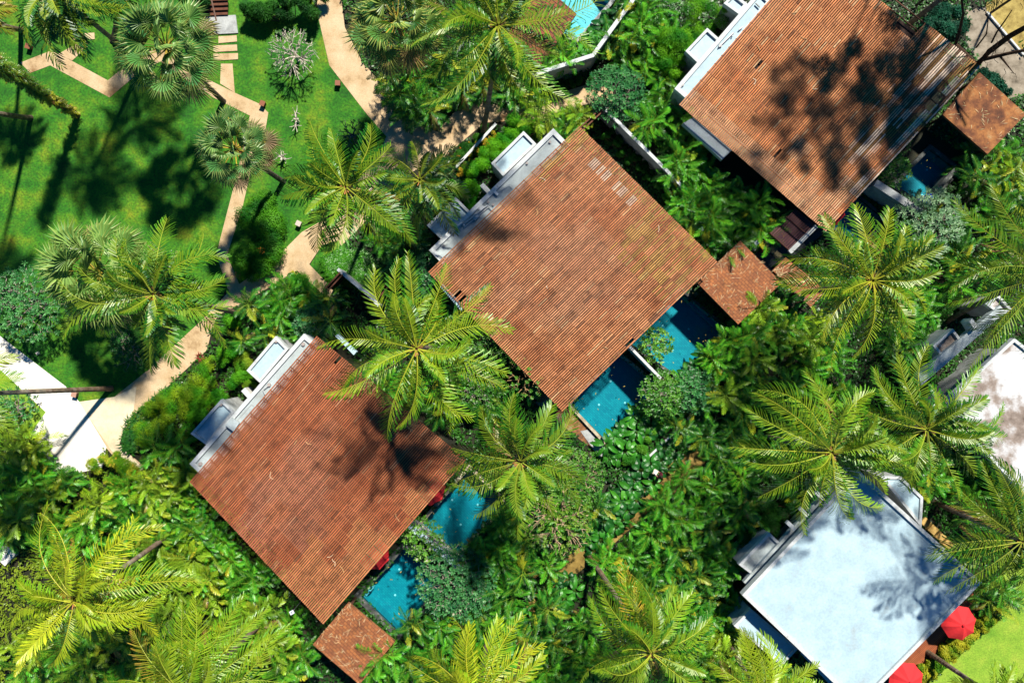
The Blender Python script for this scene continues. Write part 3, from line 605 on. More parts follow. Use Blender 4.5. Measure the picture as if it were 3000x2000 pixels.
# ---------------------------------------------------------------- person on the path
def person():
    r = thing('person', 'person in dark maroon top carrying a pale bundle along the narrow brown path', 'person', P(1927, 1386), None)
    me = bpy.data.meshes.new('body')
    J = {'pel': ((0, 0, .95), .14), 'che': ((0, .02, 1.25), .16), 'nk': ((0, .04, 1.47), .06), 'hd': ((0, .07, 1.62), .1), 'ht': ((0, .07, 1.72), .07),
         'sl': ((-.18, .02, 1.4), .065), 'sr': ((.18, .02, 1.4), .065), 'el': ((-.22, .1, 1.15), .045), 'er': ((.22, .1, 1.15), .045), 'wl': ((-.13, .33, 1.1), .033), 'wr': ((.13, .33, 1.1), .033),
         'hl': ((-.09, .4, 1.1), .03), 'hr': ((.09, .4, 1.1), .03),
         'pl': ((-.09, 0, .88), .09), 'pr': ((.09, 0, .88), .09), 'kl': ((-.1, .12, .5), .06), 'kr': ((.1, -.06, .5), .06), 'al': ((-.1, .12, .08), .045), 'ar': ((.1, -.22, .1), .045), 'fl': ((-.1, .25, .04), .035), 'fr': ((.1, -.1, .04), .035)}
    K = list(J); E = [('pel', 'che'), ('che', 'nk'), ('nk', 'hd'), ('hd', 'ht'), ('che', 'sl'), ('che', 'sr'), ('sl', 'el'), ('sr', 'er'), ('el', 'wl'), ('er', 'wr'), ('wl', 'hl'), ('wr', 'hr'),
         ('pel', 'pl'), ('pel', 'pr'), ('pl', 'kl'), ('pr', 'kr'), ('kl', 'al'), ('kr', 'ar'), ('al', 'fl'), ('ar', 'fr')]
    me.from_pydata([J[k][0] for k in K], [(K.index(a), K.index(b)) for a, b in E], [])
    o = bpy.data.objects.new('body', me); C.objects.link(o)
    sk = o.modifiers.new('s', 'SKIN'); 
    for i, k in enumerate(K): me.skin_vertices[0].data[i].radius = (J[k][1],)*2
    me.skin_vertices[0].data[0].use_root = True
    o.modifiers.new('d', 'SUBSURF').levels = 1; o.modifiers['d'].render_levels = 1
    dg = bpy.context.evaluated_depsgraph_get(); ev = o.evaluated_get(dg); m2 = bpy.data.meshes.new_from_object(ev)
    bpy.data.objects.remove(o); at = m2.attributes.new('col', 'FLOAT_COLOR', 'FACE'); fl = []
    for p in m2.polygons:
        z = p.center.z; c = (.45, .26, .17) if (z > 1.46 or p.center.y > .2 and z > 1) else ((.12, .012, .03) if z > .9 else ((.03, .03, .04) if z > .1 else (.05, .04, .03)))
        fl.extend((*c, 1))
    at.data.foreach_set('color', fl); m2.materials.clear(); m2.materials.append(M['skin'])
    b_ = bpy.data.objects.new('body', m2); C.objects.link(b_); b_.parent = r
    mb = MB(); mb.tube([(0, .065, 1.6), (0, .05, 1.68), (0, .05, 1.75), (0, .06, 1.775)], [.108, .115, .085, .02], 10, (.03, .02, .015)); mb.build('hair', M['skin'], r, smooth=True)
    mb = MB()
    for s_ in (-1, 1):
        for k in range(5):
            x = s_*.09+(k-2)*.016; mb.tube([(x, .42, 1.1), (x, .49-abs(k-2)*.01, 1.1), (x, .51, 1.075)], .008, 5, (.45, .26, .17))
    mb.build('fingers', M['skin'], r)
    r.rotation_euler = (0, 0, radians(55))
    p = r.matrix_basis @ Vector((0, .5, 1.16))
    mb = MB(); mb.box((p.x, p.y, 1.16), .2, .17, .05, radians(60), (.85, .78, .66)); mb.box((p.x-.03, p.y+.03, 1.25), .17, .14, .04, radians(75), (.8, .7, .55)); mb.box((p.x, p.y, 1.32), .12, .1, .03, radians(50), (.85, .82, .76))
    tag(mb.build('folded_linen', M['skin']), 'small pale stack of folded linen held by the person on the path', 'linen')
person()

# ---------------------------------------------------------------- ground sheet with pits for the pools
from mathutils.geometry import tessellate_polygon
outer = [Vector((-900, -900, 0)), Vector((900, -900, 0)), Vector((900, 900, 0)), Vector((-900, 900, 0))]
loops = [outer]+[[P(x, y, 0) for x, y in p] for p in POOLS]
allv = [v for l in loops for v in l]; tris = tessellate_polygon(loops); mb = MB(); mb.v = [tuple(v) for v in allv]
for t_ in tris:
    a, b_, c = (allv[i] for i in t_); 
    if (b_-a).cross(c-a).z < 0: t_ = t_[::-1]
    mb.idx(t_)
struct(mb.build('ground', M['soil']))

# ================================================================ VEGETATION
def sun_pt(): pass
UP = Vector((0, 0, 1))
def frond(mb, base, an, L, rise, droop, n, leaf, lw, cols, r, start=.16, ang=(72, 30), rach=(.045, .012), roll=0.0, curve=0.0, hang=.35, rcol=(.42, .38, .05), gap=0.0, v=.25, yb=(.3, .42, .015)):
    """one feather leaf: arched midrib with a row of narrow leaflets on either side"""
    pts = []; N = 14
    for i in range(N+1):
        t = i/N; rr = L*(t-.10*t*t*droop); a = an+curve*t*t
        pts.append(Vector((base[0]+cos(a)*rr, base[1]+sin(a)*rr, base[2]+L*(rise*t-droop*.62*t*t))))
    mb.tube(pts, [lerp(rach[0], rach[1], i/N) for i in range(N+1)], 4, rcol)
    fc = mixc(cols[0], cols[1], r.random()); wind = r.uniform(-.12, .12)
    for i in range(n):
        t = start+(1-start)*(i+.5)/n; f = t*N; k = min(int(f), N-1); p = pts[k].lerp(pts[k+1], f-k); T = (pts[k+1]-pts[k]).normalized()
        Sd = T.cross(UP).normalized(); Nn = Sd.cross(T).normalized()
        if Nn.z < 0: Nn = -Nn
        u = (t-start)/(1-start); prof = min(1, .35+2.6*u)*(1-.62*max(0, (u-.55)/.45)**1.4)
        for sd in (-1, 1):
            if r.random() < gap: continue
            l = leaf*prof*r.uniform(.86, 1.1); a = radians(lerp(ang[0], ang[1], u)+r.gauss(0, 5)); rl = roll*sd+v+r.uniform(-.22, .22)
            d = T*cos(a)+(Sd*cos(rl)*sd+Nn*sin(rl))*sin(a); d.normalize(); w_ = lw*(.75+.25*prof)
            wv = (T-d*T.dot(d)); wv.normalize(); wv = (wv*cos(.5)+Nn*sin(.5)*sd*-1).normalized()*w_*.5
            hg = hang*r.uniform(.7, 1.3)
            q0 = p; q1 = p+d*l*.5; q2 = p+d*l*.82-UP*l*hg*.35; q3 = p+d*l*(1-hg*.25)-UP*l*hg*.95+T*wind*l
            c = jit(fc, .26, r); c0 = mixc(c, yb, .55); c2 = mixc(c, cols[0], .45)
            mb.face([q0-wv*.6, q1-wv, q1+wv, q0+wv*.6], c0); mb.face([q1-wv, q2-wv*.8, q2+wv*.8, q1+wv], c); mb.face([q2-wv*.8, q3, q2+wv*.8], c2)

def trunk_pts(b, top, bend=.25):
    mid = (b+top)/2; mid.z = top.z*.5; mid += Vector((b.x-top.x, b.y-top.y, 0))*-bend*.5
    out = []
    for i in range(11):
        t = i/10; out.append(b.lerp(mid, t).lerp(mid.lerp(top, t), t))
    return out
def trunk(parent, b, top, r0, r1, col, col2=None, bend=.25, seed=0):
    r = random.Random(seed); pts = trunk_pts(b, top, bend); fine = []
    for i in range(len(pts)-1):
        for k in range(5): fine.append(pts[i].lerp(pts[i+1], k/5))
    fine.append(pts[-1]); n = len(fine); mb = MB(); rad = []; cols = []
    for i in range(n):
        t = i/(n-1); rad.append(lerp(r0, r1, t)*(1.25 if i == 0 else 1)*(1+.05*(i % 2))); cols.append(jit(mixc(col, col2 or col, min(1, max(0, t*1.6-.3+r.uniform(-.25, .25)))), .15, r))
    mb.tube([p-parent.location for p in fine], rad, 9, cols=cols); return mb.build('trunk', M['bark'], parent)

GY = ((.02, .15, .004), (.17, .36, .012)); GD = ((.006, .09, .01), (.035, .18, .015)); GM = ((.012, .12, .004), (.09, .28, .01)); GL = ((.1, .3, .006), (.38, .5, .02))
def coconut(px, py, h, Lpx, label, cols=GM, tips=None, nf=26, base=None, seed=0, nuts=True, yellow=0, group=None):
    r = random.Random(100+seed); top = P(px, py, h)
    b = P(*base) if base else P(1500+(px-1500)*(D-h)/D+r.uniform(-25, 25), 1000+(py-1000)*(D-h)/D+r.uniform(-25, 25))
    root = thing('coconut_palm', label, 'palm tree', b, group); tl = top-b
    trunk(root, b, top-Vector((0, 0, .3)), .2, .13, (.16, .11, .07), (.32, .28, .22), seed=seed)
    mb = MB(); Lm = Lpx/S*(D-h)/D
    fr = []
    if tips:
        for dx, dy in tips:
            l = sqrt(dx*dx+dy*dy)/S*(D-h+1)/D; fr.append((math.atan2(-dy, dx), l*1.06, r.uniform(.12, .32), r.uniform(.55, .8)))
        for k in range(11): fr.append((k*2.399+r.uniform(-.2, .2), Lm*r.uniform(.5, .8), r.uniform(-.35, .1), r.uniform(.6, 1.0)))
    else:
        for k in range(nf-6): fr.append((2*pi*(k*.382)+r.uniform(-.25, .25), Lm*r.uniform(.85, 1.1)*(1.0 if k % 3 else .8), r.uniform(-.12, .4), r.uniform(.55, .95)))
    for k in range(10): fr.append((r.uniform(0, 2*pi), Lm*r.uniform(.4, .75), r.uniform(.7, 1.1), r.uniform(.4, .8)))
    for i, (an, l, rise, dr) in enumerate(fr):
        low = rise < 0; b0 = r.choice((.7, .9, 1, 1.15)); cc = tuple(tuple(q*b0 for q in c_) for c_ in cols)
        if yellow and i < yellow: cc = ((.5, .35, .03), (.6, .42, .05))
        elif low and r.random() < .22: cc = ((.2, .11, .03), (.36, .22, .07))
        elif low: cc = (mixc(cols[0], (.04, .12, .02), .5), mixc(cols[1], (.1, .2, .02), .5))
        z0 = tl.z+(.15 if rise > .5 else 0)+r.uniform(-.2, .1)
        frond(mb, (tl.x+cos(an)*.1, tl.y+sin(an)*.1, z0), an, l, rise, dr, 34, min(1.15, l*.27)*r.uniform(.9, 1.15), .068, cc, r, curve=r.uniform(-.5, .5), roll=r.uniform(-.7, .7)*(.6 if tips else 1), hang=r.uniform(.15, .6),
              rcol=jit((.42, .48, .04) if not low else (.24, .3, .05), .2, r), rach=(.04, .01), gap=.04)
    mb.build('crown', M['leaf'], root)
    if nuts:
        mb = MB()
        for k in range(9):
            a = r.uniform(0, 2*pi); rr = r.uniform(.15, .42); c = Vector((tl.x+cos(a)*rr, tl.y+sin(a)*rr, tl.z-.25+r.uniform(-.1, .15)))
            mb.tube([c+Vector((0, 0, z)) for z in (-.15, -.1, 0, .1, .15)], [.03, .11, .14, .1, .03], 7, jit((.3, .16, .03) if k % 2 else (.2, .25, .03), .2, r))
        mb.build('coconuts', M['bark'], root, smooth=True)
        mb = MB()
        for k in range(16):
            a = r.uniform(0, 2*pi); l = r.uniform(.2, .5); d = Vector((cos(a), sin(a), .5)); p = Vector((tl.x, tl.y, tl.z-.1)); n_ = Vector((-sin(a), cos(a), 0))*.05
            mb.face([p+d*.05-n_, p+d*l-n_, p+d*l*1.1+n_*.3, p+d*.05+n_], jit((.3, .15, .05), .3, r))
        mb.build('leaf_bases', M['bark'], root)
    return root

def fan_palm(px, py, h, Rpx, label, base=None, seed=0, nf=32, cols=((.02, .17, .035), (.16, .42, .09)), dead=5):
    r = random.Random(300+seed); top = P(px, py, h)
    b = P(*base) if base else P(1500+(px-1500)*(D-h)/D, 1000+(py-1000)*(D-h)/D)
    root = thing('fan_palm', label, 'palm tree', b); tl = top-b
    trunk(root, b, top, .2, .16, (.09, .08, .06), (.16, .14, .1), seed=seed)
    mb = MB(); pm = MB(); Lm = Rpx/S*(D-h)/D
    for k in range(nf):
        an = 2*pi*k*.382+r.uniform(-.2, .2); f = k/nf; el = lerp(1.35, -.35, f**.8)+r.uniform(-.1, .1)
        pl = Lm*r.uniform(.5, .72); fr_ = Lm*r.uniform(.34, .46)
        d = Vector((cos(an)*cos(el), sin(an)*cos(el), sin(el))); o = Vector((tl.x, tl.y, tl.z)); c = o+d*pl-UP*pl*.12
        pm.tube([o, o+d*pl*.5, c], [.045, .035, .02], 4, jit((.55, .42, .06) if f > .3 else (.3, .36, .08), .15, r))
        # fan plane: axis d drooping, normal leaning up
        ax = (d-UP*.25).normalized(); sd = ax.cross(UP); sd = sd.normalized() if sd.length > .1 else Vector((1, 0, 0)); nn = sd.cross(ax).normalized()
        if nn.z < 0: nn = -nn
        deadf = k >= nf-dead; ns = 34; fc = mixc(cols[0], cols[1], r.random()) if not deadf else (.34, .24, .12)
        for s_ in range(ns):
            a = radians(lerp(-135, 135, (s_+.5)/ns)); da = radians(270/ns)*.5
            def dirn(a_, lift): return (ax*cos(a_)+sd*sin(a_)+nn*lift).normalized()
            L2 = fr_*(1-.25*abs(a)/2.4)*r.uniform(.9, 1.08); e = .12 if s_ % 2 else -.02
            m_ = dirn(a, .12); p0 = c; pa = c+dirn(a-da, .1+e)*L2*.55; pb = c+dirn(a+da, .1-e)*L2*.55; pm_ = c+m_*L2*.6+nn*.01
            tip = c+dirn(a+r.uniform(-.05, .05), .02)*L2-UP*L2*r.uniform(.05, .3)
            cc = jit(mixc(fc, (.4, .52, .1), .4*(s_ % 2)), .16, r)
            mb.face([p0, pa, pm_], cc); mb.face([p0, pm_, pb], tuple(q*.9 for q in cc)); mb.face([pa, tip, pm_], mixc(cc, (.5, .5, .12), .4)); mb.face([pm_, tip, pb], cc)
    mb.build('crown', M['leaf'], root); pm.build('leaf_stalks', M['bark'], root); 
    mb = MB()
    for k in range(26):
        a = r.uniform(0, 2*pi); l = r.uniform(.2, .6); d = Vector((cos(a), sin(a), r.uniform(-.6, .3))); p = Vector((tl.x, tl.y, tl.z-.15)); n_ = Vector((-sin(a), cos(a), 0))*.04
        mb.face([p-n_, p+d*l-n_, p+d*l*1.1+n_*.3, p+n_], jit((.26, .13, .05), .4, r))
    mb.build('leaf_bases', M['bark'], root); return root

# --- the coconut palms one by one
coconut(1221, 1022, 14, 235, 'largest coconut palm, spread between the middle and lower left slatted roofs', GY, seed=1,
        tips=[(-196, -176), (-290, -68), (-250, 45), (-255, 170), (-125, 255), (12, 245), (72, 240), (175, 198), (255, 105), (262, 45), (240, -130), (222, -165), (92, -245), (-18, -285), (-116, -240), (-60, -120), (100, -110)], base=(1262, 1018))
coconut(1525, 1352, 12, 205, 'compact coconut palm over the upper pool of the lower left villa', GY, seed=2, base=(1500, 1300),
        tips=[(-220, -10), (-235, 60), (-195, -30), (-165, 130), (-100, 190), (-10, 230), (30, 180), (115, 150), (210, 85), (185, 15), (190, -90), (100, -150), (-15, -190), (-70, -175), (-150, -110), (60, 90), (-60, 110), (140, -40)])
coconut(1012, 548, 12, 190, 'bright coconut palm right of the lawn beside the round hedge', GM, seed=3, base=(1090, 640),
        tips=[(-120, -190), (-45, -180), (115, -160), (140, -105), (205, 110), (150, 120), (95, 150), (25, 190), (-75, 165), (-130, 140), (-195, 10), (-150, -90), (-185, -60), (70, -80), (-60, 90), (190, 60), (-100, 40)])
coconut(1230, 528, 8.5, 165, 'low dark coconut palm under the bright one, against the middle villa gutter', GD, seed=4, nf=22)
coconut(1458, 76, 15, 250, 'coconut palm beside the tiled roof at top centre with long hanging fronds', GM, seed=5, base=(1416, 388),
        tips=[(-250, 5), (-220, 60), (-165, 185), (-130, 270), (-60, 125), (60, 280), (20, 200), (150, 270), (200, 220), (290, 5), (200, -30), (400, -10), (-200, -60), (-120, -140), (60, -160), (170, -130), (90, 150), (-40, 60)])
coconut(450, 862, 17, 205, 'coconut palm leaning over the lawn in front of a large fan palm', GM, seed=6, base=(714, 922),
        tips=[(20, -225), (-130, -160), (-120, -90), (120, -180), (180, -120), (190, 0), (230, 60), (170, 90), (70, 190), (-25, 215), (-60, 100), (-270, 85), (-300, 30), (-230, -20), (-180, -130), (140, 40), (110, -60)])
coconut(2556, 822, 13, 235, 'coconut palm right of the courtyard with brown coconuts at its heart', GM, seed=7,
        tips=[(-150, -170), (-230, -120), (-30, -230), (60, -210), (130, -150), (180, -130), (170, -60), (200, 30), (140, 130), (70, 200), (20, 220), (-60, 160), (-160, 220), (-190, 110), (-240, 60), (-250, -20), (-120, 60)])
coconut(2438, 1325, 12.5, 230, 'yellow-green coconut palm above the flat white roof', GY, seed=8,
        tips=[(-190, -190), (-90, -240), (0, -230), (120, -160), (60, -210), (-240, -100), (-270, -10), (-230, 70), (-200, 130), (-160, 190), (0, 215), (70, 225), (200, 100), (240, 20), (190, -60), (-60, 150)])
coconut(2715, 1258, 11.5, 220, 'coconut palm between the stained roof and the white roof', GM, seed=9,
        tips=[(-130, -230), (-60, -240), (60, -110), (160, -190), (240, 0), (290, 60), (170, 120), (120, 200), (20, 200), (-60, 170), (-150, 90), (-230, -40), (-180, -120), (250, 30), (90, 60)])
coconut(2996, 1585, 11, 240, 'coconut palm at the right edge throwing a blue shadow on the white roof', GM, seed=10,
        tips=[(-235, -15), (-245, 80), (-260, 30), (-200, 140), (-90, 170), (0, 190), (-180, -120), (-120, -200), (-60, -230), (20, -220), (120, -120), (200, 0), (150, 120)])
coconut(3075, 800, 13, 280, 'coconut palm reaching in from the right edge above the far villa', GY, seed=11, base=(2776, 940),
        tips=[(-290, -150), (-270, -60), (-250, 90), (-300, 20), (-200, 170), (-230, 240), (-100, 260), (-180, -230), (-60, -300), (100, -200), (200, 0), (100, 200)])
coconut(150, -28, 12, 190, 'dark coconut palm hanging in from the top left corner', GD, seed=12,
        tips=[(-60, 190), (50, 175), (110, 150), (-130, 90), (180, 60), (-160, 0), (100, -100), (0, -150), (-30, 120), (170, 110), (20, 150)])
coconut(330, -110, 10, 185, 'dark coconut palm at the top edge behind the largest fan palm', GD, seed=13, base=(330, 120))
coconut(214, 1762, 12, 235, 'pale yellow-green coconut palm at the lower left with brown leaf bases', GL, seed=14, base=(535, 1538),
        tips=[(-190, -210), (-40, -210), (10, -270), (140, -270), (190, -190), (290, -160), (340, -110), (240, 10), (160, 110), (230, 80), (-40, 230), (-60, 90), (-130, 180), (-210, 60), (-200, 130), (-230, 0), (60, 120), (-80, -120)])
coconut(549, 2040, 14, 260, 'yellow-green coconut palm at the bottom edge left of the lower tiled roof', GL, seed=15, base=(791, 1799), yellow=1,
        tips=[(-170, -170), (-90, -230), (-20, -260), (60, -260), (130, -270), (190, -240), (250, -190), (290, -130), (290, -60), (-60, -120), (-200, -80), (-260, 0), (100, 100)])
coconut(1395, 2062, 12, 250, 'yellow-green coconut palm at the bottom edge right of the lower tiled roof', GL, seed=16,
        tips=[(-60, -210), (10, -240), (-130, -180), (90, -250), (140, -200), (60, -230), (-200, -110), (200, -110), (-50, -110), (0, 150)])
coconut(1909, 1912, 13, 240, 'coconut palm at the bottom between garden path and white roof', GY, seed=17, base=(1722, 1622), yellow=1,
        tips=[(-100, -220), (-40, -240), (40, -230), (100, -170), (190, -60), (200, 20), (140, 100), (-60, 120), (-230, 20), (-160, 60), (-200, -80), (-160, -150), (70, -90)])
coconut(2240, 2060, 10, 200, 'bright coconut palm fronds at the bottom edge beside the side roof', GL, seed=18,
        tips=[(-130, -120), (-60, -190), (10, -210), (60, -170), (150, -120), (-180, -30), (180, -60), (30, -120)])
coconut(2925, 2050, 7, 130, 'small yellow palm at the bottom right corner of the sunny lawn', GL, seed=19, base=(2712, 1905), nf=18)
coconut(3010, -205, 14, 215, 'coconut palm outside the top right corner with its grey trunk crossing the gap', GD, seed=20, base=(2650, 82))
coconut(-165, 1160, 14, 235, 'tall coconut palm outside the left edge with a rusty trunk over the white path', GL, seed=21, base=(326, 1138))
coconut(-260, 275, 14, 150, 'palm outside the left edge whose thin trunk stands in the lawn', GD, seed=22, base=(90, 346))
coconut(-95, 35, 9, 120, 'reddish palm at the left edge near the top corner', ((.2, .14, .02), (.4, .3, .04)), seed=23, base=(62, 88))
fan_palm(488, 142, 10, 168, 'largest fan palm with yellow stalks over the zigzag path', seed=1, base=(655, 298))
fan_palm(688, 436, 9.5, 130, 'smaller shaggy fan palm with dead leaves and dark leaning trunk', seed=2, base=(830, 532), nf=30, dead=9)
fan_palm(290, 800, 7, 185, 'fan palm on the lawn partly behind a coconut palm', seed=3, cols=((.04, .23, .03), (.26, .48, .1)))
fan_palm(1163, 62, 10, 165, 'fan palm with brown dead skirt beside the wide curved path', seed=4, dead=10, cols=((.015, .14, .035), (.1, .3, .07)))

# --- understory clump palms: four shapes, copied
def make_clump(seed, cols, n=8, L=1.55):
    r = random.Random(500+seed); mb = MB(); tk = MB()
    stems = [(r.uniform(-.6, .6), r.uniform(-.6, .6), r.uniform(.9, 2.4)) for _ in range(4)]
    for si, (x, y, h) in enumerate(stems):
        tk.tube([(x*.4, y*.4, 0), (x*.8, y*.8, h*.6), (x, y, h)], [.05, .04, .03], 6, (.12, .14, .05))
        for k in range(n):
            an = k*2.399+si+r.uniform(-.3, .3); rs = r.uniform(.1, .8) if k > 2 else 1.3
            b0 = r.choice((.55, .8, 1, 1.25)); cf = tuple(tuple(q*b0 for q in c_) for c_ in cols); dd = r.random(); cf = ((.3, .38, .01), (.48, .48, .03)) if dd < .05 else (((.2, .12, .03), (.34, .22, .06)) if dd < .08 else cf)
            frond(mb, (x, y, h), an, L*r.uniform(.75, 1.1), rs, r.uniform(.7, 1.2), 17, .36, .044, cf, r, yb=mixc(cf[1], (.2, .5, .03), .4), start=.22, ang=(64, 26), rach=(.02, .006), roll=r.uniform(-.4, .4), hang=r.uniform(.05, .3), curve=r.uniform(-.3, .3), rcol=(.22, .36, .03), v=.3)
    a = mb.build('crown', M['leaf']); b_ = tk.build('stem', M['bark']); return a, b_
AD = ((.01, .12, .01), (.04, .24, .02)); AM = ((.015, .2, .008), (.09, .4, .015)); AY = ((.1, .32, .006), (.34, .5, .02))
protos = {k: [make_clump(i*10+s_, c) for s_ in range(3)] for i, (k, c) in enumerate((('d', AD), ('m', AM), ('y', AY)))}
used = set()
FREE = []     # areas kept clear of understory: pools, roofs, paths
BL = [[(x, y) for x, y in p] for p in POOLS]
KEEP = BL + [[(1697, 368), (2103, 767), (1648, 1206), (1253, 796)], list(Q3), list(Q1), Q4,
      [(2169, 705), (2290, 828), (2163, 950), (2042, 827)], [(1020, 1764), (1157, 1878), (1053, 2004), (916, 1887)], [(2762, 336), (2870, 212), (3006, 335), (2893, 452)]]
def zone_points(poly, sp, r, h=2.5, keep=True, clear=0):
    xs = [p[0] for p in poly]; ys = [p[1] for p in poly]; out = []
    for _ in range(int((max(xs)-min(xs))*(max(ys)-min(ys))/(sp*sp)*14)):
        x, y = r.uniform(min(xs), max(xs)), r.uniform(min(ys), max(ys))
        if not pt_in(x, y, poly): continue
        if any((x-a)**2+(y-b_)**2 < sp*sp for a, b_ in out): continue
        if keep and any(pt_in(x, y, k) for k in KEEP): continue
        out.append((x, y))
    return out
POS = {'t': 'topmost', 'b': 'lowest', 'l': 'leftmost', 'r': 'rightmost'}
def zone(poly, sp, kinds, where, word='understory palm', name='understory_palm', cat='palm', lib=None, scale=(.8, 1.15), h=0, keep=True, seed=0):
    r = random.Random(sum(map(ord, where))+seed); sp = sp*(1 if lib else 1.2); pts = zone_points(poly, sp, r, keep=keep); L_ = lib or protos
    if not pts: return
    marks = {}
    for key, f in (('t', min(pts, key=lambda p: p[1])), ('b', max(pts, key=lambda p: p[1])), ('l', min(pts, key=lambda p: p[0])), ('r', max(pts, key=lambda p: p[0]))):
        marks.setdefault(f, key)
    grp = '%ss %s' % (word, where)
    for p in pts:
        k = r.choice(kinds); v = r.randrange(len(L_[k])); tone = {'d': 'dark green', 'm': 'green', 'y': 'yellow-green'}[k]
        lb = ('%s %s, %s of those %s' % (tone, word, POS[marks[p]], where)) if p in marks else ('%s inner %s %s' % (tone, word, where))
        s_ = r.uniform(*scale); hh = 2.4*s_*.8; g = P(p[0], p[1], hh); g.z = h
        root = thing(name, lb, cat, g, grp); root.rotation_euler = (0, 0, r.uniform(0, 6.28)); root.scale = (s_, s_, s_)
        for part in L_[k][v]:
            key = part.name
            if part.name not in used: d = part; used.add(part.name)
            else: d = part.copy(); C.objects.link(d)
            d.parent = root

zone([(1965, 480), (2010, 450), (2290, 640), (2240, 690), (2120, 730), (2020, 660)], 38, 'mmmd', 'between the middle and upper right slatted roofs')
zone([(1900, 190), (1985, 200), (2000, 380), (2060, 430), (1900, 400)], 42, 'mmdy', 'left of the upper right villa corner')
zone([(2120, 950), (2250, 840), (2360, 900), (2430, 1000), (2480, 1150), (2350, 1200), (2240, 1190), (2120, 1180), (2070, 1060)], 48, 'mmy', 'right of the upper middle pool')
zone([(2000, 1160), (2200, 1180), (2320, 1260), (2200, 1330), (2080, 1290), (1960, 1300)], 52, 'mdd', 'below the low pale garden wall')
zone([(1960, 1420), (2080, 1320), (2210, 1400), (2210, 1540), (2140, 1660), (2180, 1780), (2060, 1850), (1960, 1780), (1780, 1700), (1790, 1620), (1900, 1560)], 48, 'mmd', 'between the brown path and the white villa')
zone([(2060, 1820), (2160, 1800), (2300, 1960), (2200, 2040), (2000, 2040)], 50, 'my', 'under the lower side roof of the white villa')
zone([(1180, 1860), (1280, 1790), (1480, 1830), (1640, 1740), (1760, 1850), (1760, 2030), (1080, 2040), (1100, 1950)], 50, 'mmd', 'at the bottom right of the lower tiled roof')
zone([(1480, 1480), (1600, 1400), (1760, 1470), (1640, 1640), (1520, 1700), (1400, 1600)], 62, 'md', 'below the compact palm')
zone([(560, 1530), (620, 1560), (880, 1850), (900, 1960), (760, 1960), (640, 1780), (560, 1640)], 44, 'mmy', 'along the lower slatted roof side')
zone([(-30, 1310), (100, 1340), (190, 1430), (180, 1600), (60, 1620), (-30, 1560)], 44, 'ymm', 'at the left edge below the white path')
zone([(-30, 1270), (80, 1280), (90, 1320), (-30, 1330)], 44, 'yy', 'left of the white path')
zone([(260, 1430), (420, 1390), (540, 1450), (620, 1620), (540, 1800), (400, 1900), (250, 1700), (230, 1550)], 46, 'ymm', 'around the leaning trunk at lower left')
zone([(-20, 1880), (200, 1850), (420, 1850), (700, 1830), (880, 1990), (700, 2040), (300, 2030), (0, 2030)], 58, 'ym', 'along the bottom left edge')
zone([(450, 1320), (550, 1290), (575, 1420), (520, 1530), (440, 1470)], 42, 'mmy', 'at the left corner of the lower slatted roof')
zone([(1560, 320), (1690, 320), (1710, 355), (1640, 375), (1550, 365)], 38, 'yym', 'above the top corner of the middle slatted roof')
zone([(1130, 230), (1190, 240), (1270, 290), (1260, 350), (1220, 345), (1140, 290)], 42, 'dm', 'in the island between the two tan paths')
zone([(1620, 110), (1690, 130), (1680, 180), (1600, 200)], 36, 'my', 'inside the bent white wall', h=0)
zone([(1800, 120), (1890, 60), (1980, 90), (1900, 200), (1820, 190)], 44, 'dmd', 'right of the bent white wall')
zone([(1830, -20), (1970, -30), (1960, 40), (1880, 80)], 44, 'dm', 'at the top edge near the feathery shrub')
zone([(700, 890), (860, 850), (1020, 900), (940, 980), (830, 1000), (700, 1020)], 46, 'dmd', 'left of the largest palm')
zone([(1110, 690), (1200, 660), (1240, 720), (1180, 790), (1120, 760)], 44, 'dm', 'between the bright palm and the middle villa')
zone([(2840, 430), (3010, 420), (3010, 560), (2860, 560)], 46, 'dmy', 'below the rusty tiled roof')
zone([(2620, 680), (2830, 620), (3010, 560), (3010, 760), (2860, 860), (2700, 900), (2620, 820)], 62, 'dmm', 'right of the dark pool and pale frangipani')
zone([(2600, 980), (2700, 900), (2740, 980), (2700, 1060), (2620, 1120)], 48, 'mmd', 'left of the stained villa')
zone([(2560, 1340), (2700, 1330), (2860, 1340), (2980, 1480), (2900, 1560), (2800, 1530), (2640, 1390)], 54, 'dm', 'between the white roof and the stained roof')
zone([(2260, 1240), (2400, 1180), (2420, 1420), (2300, 1480), (2230, 1400)], 60, 'dd', 'under the yellow-green palm above the white roof')
zone([(1050, 1100), (1200, 1080), (1420, 1100), (1460, 1180), (1300, 1260), (1120, 1240)], 60, 'md', 'between the middle and lower slatted roofs')
zone([(1350, 1650), (1480, 1560), (1560, 1640), (1500, 1780), (1380, 1800)], 50, 'dm', 'right of the large frangipani')
zone([(2860, 1740), (2960, 1700), (2960, 1790), (2900, 1800)], 40, 'md', 'at the right corner of the white roof')

zone([(1180, 150), (1440, 100), (1430, 270), (1300, 300), (1170, 230)], 46, 'dm', 'under the two palms at top centre')
zone([(1480, 90), (1570, 180), (1560, 280), (1500, 270), (1450, 180)], 44, 'dm', 'left of the bent garden wall')
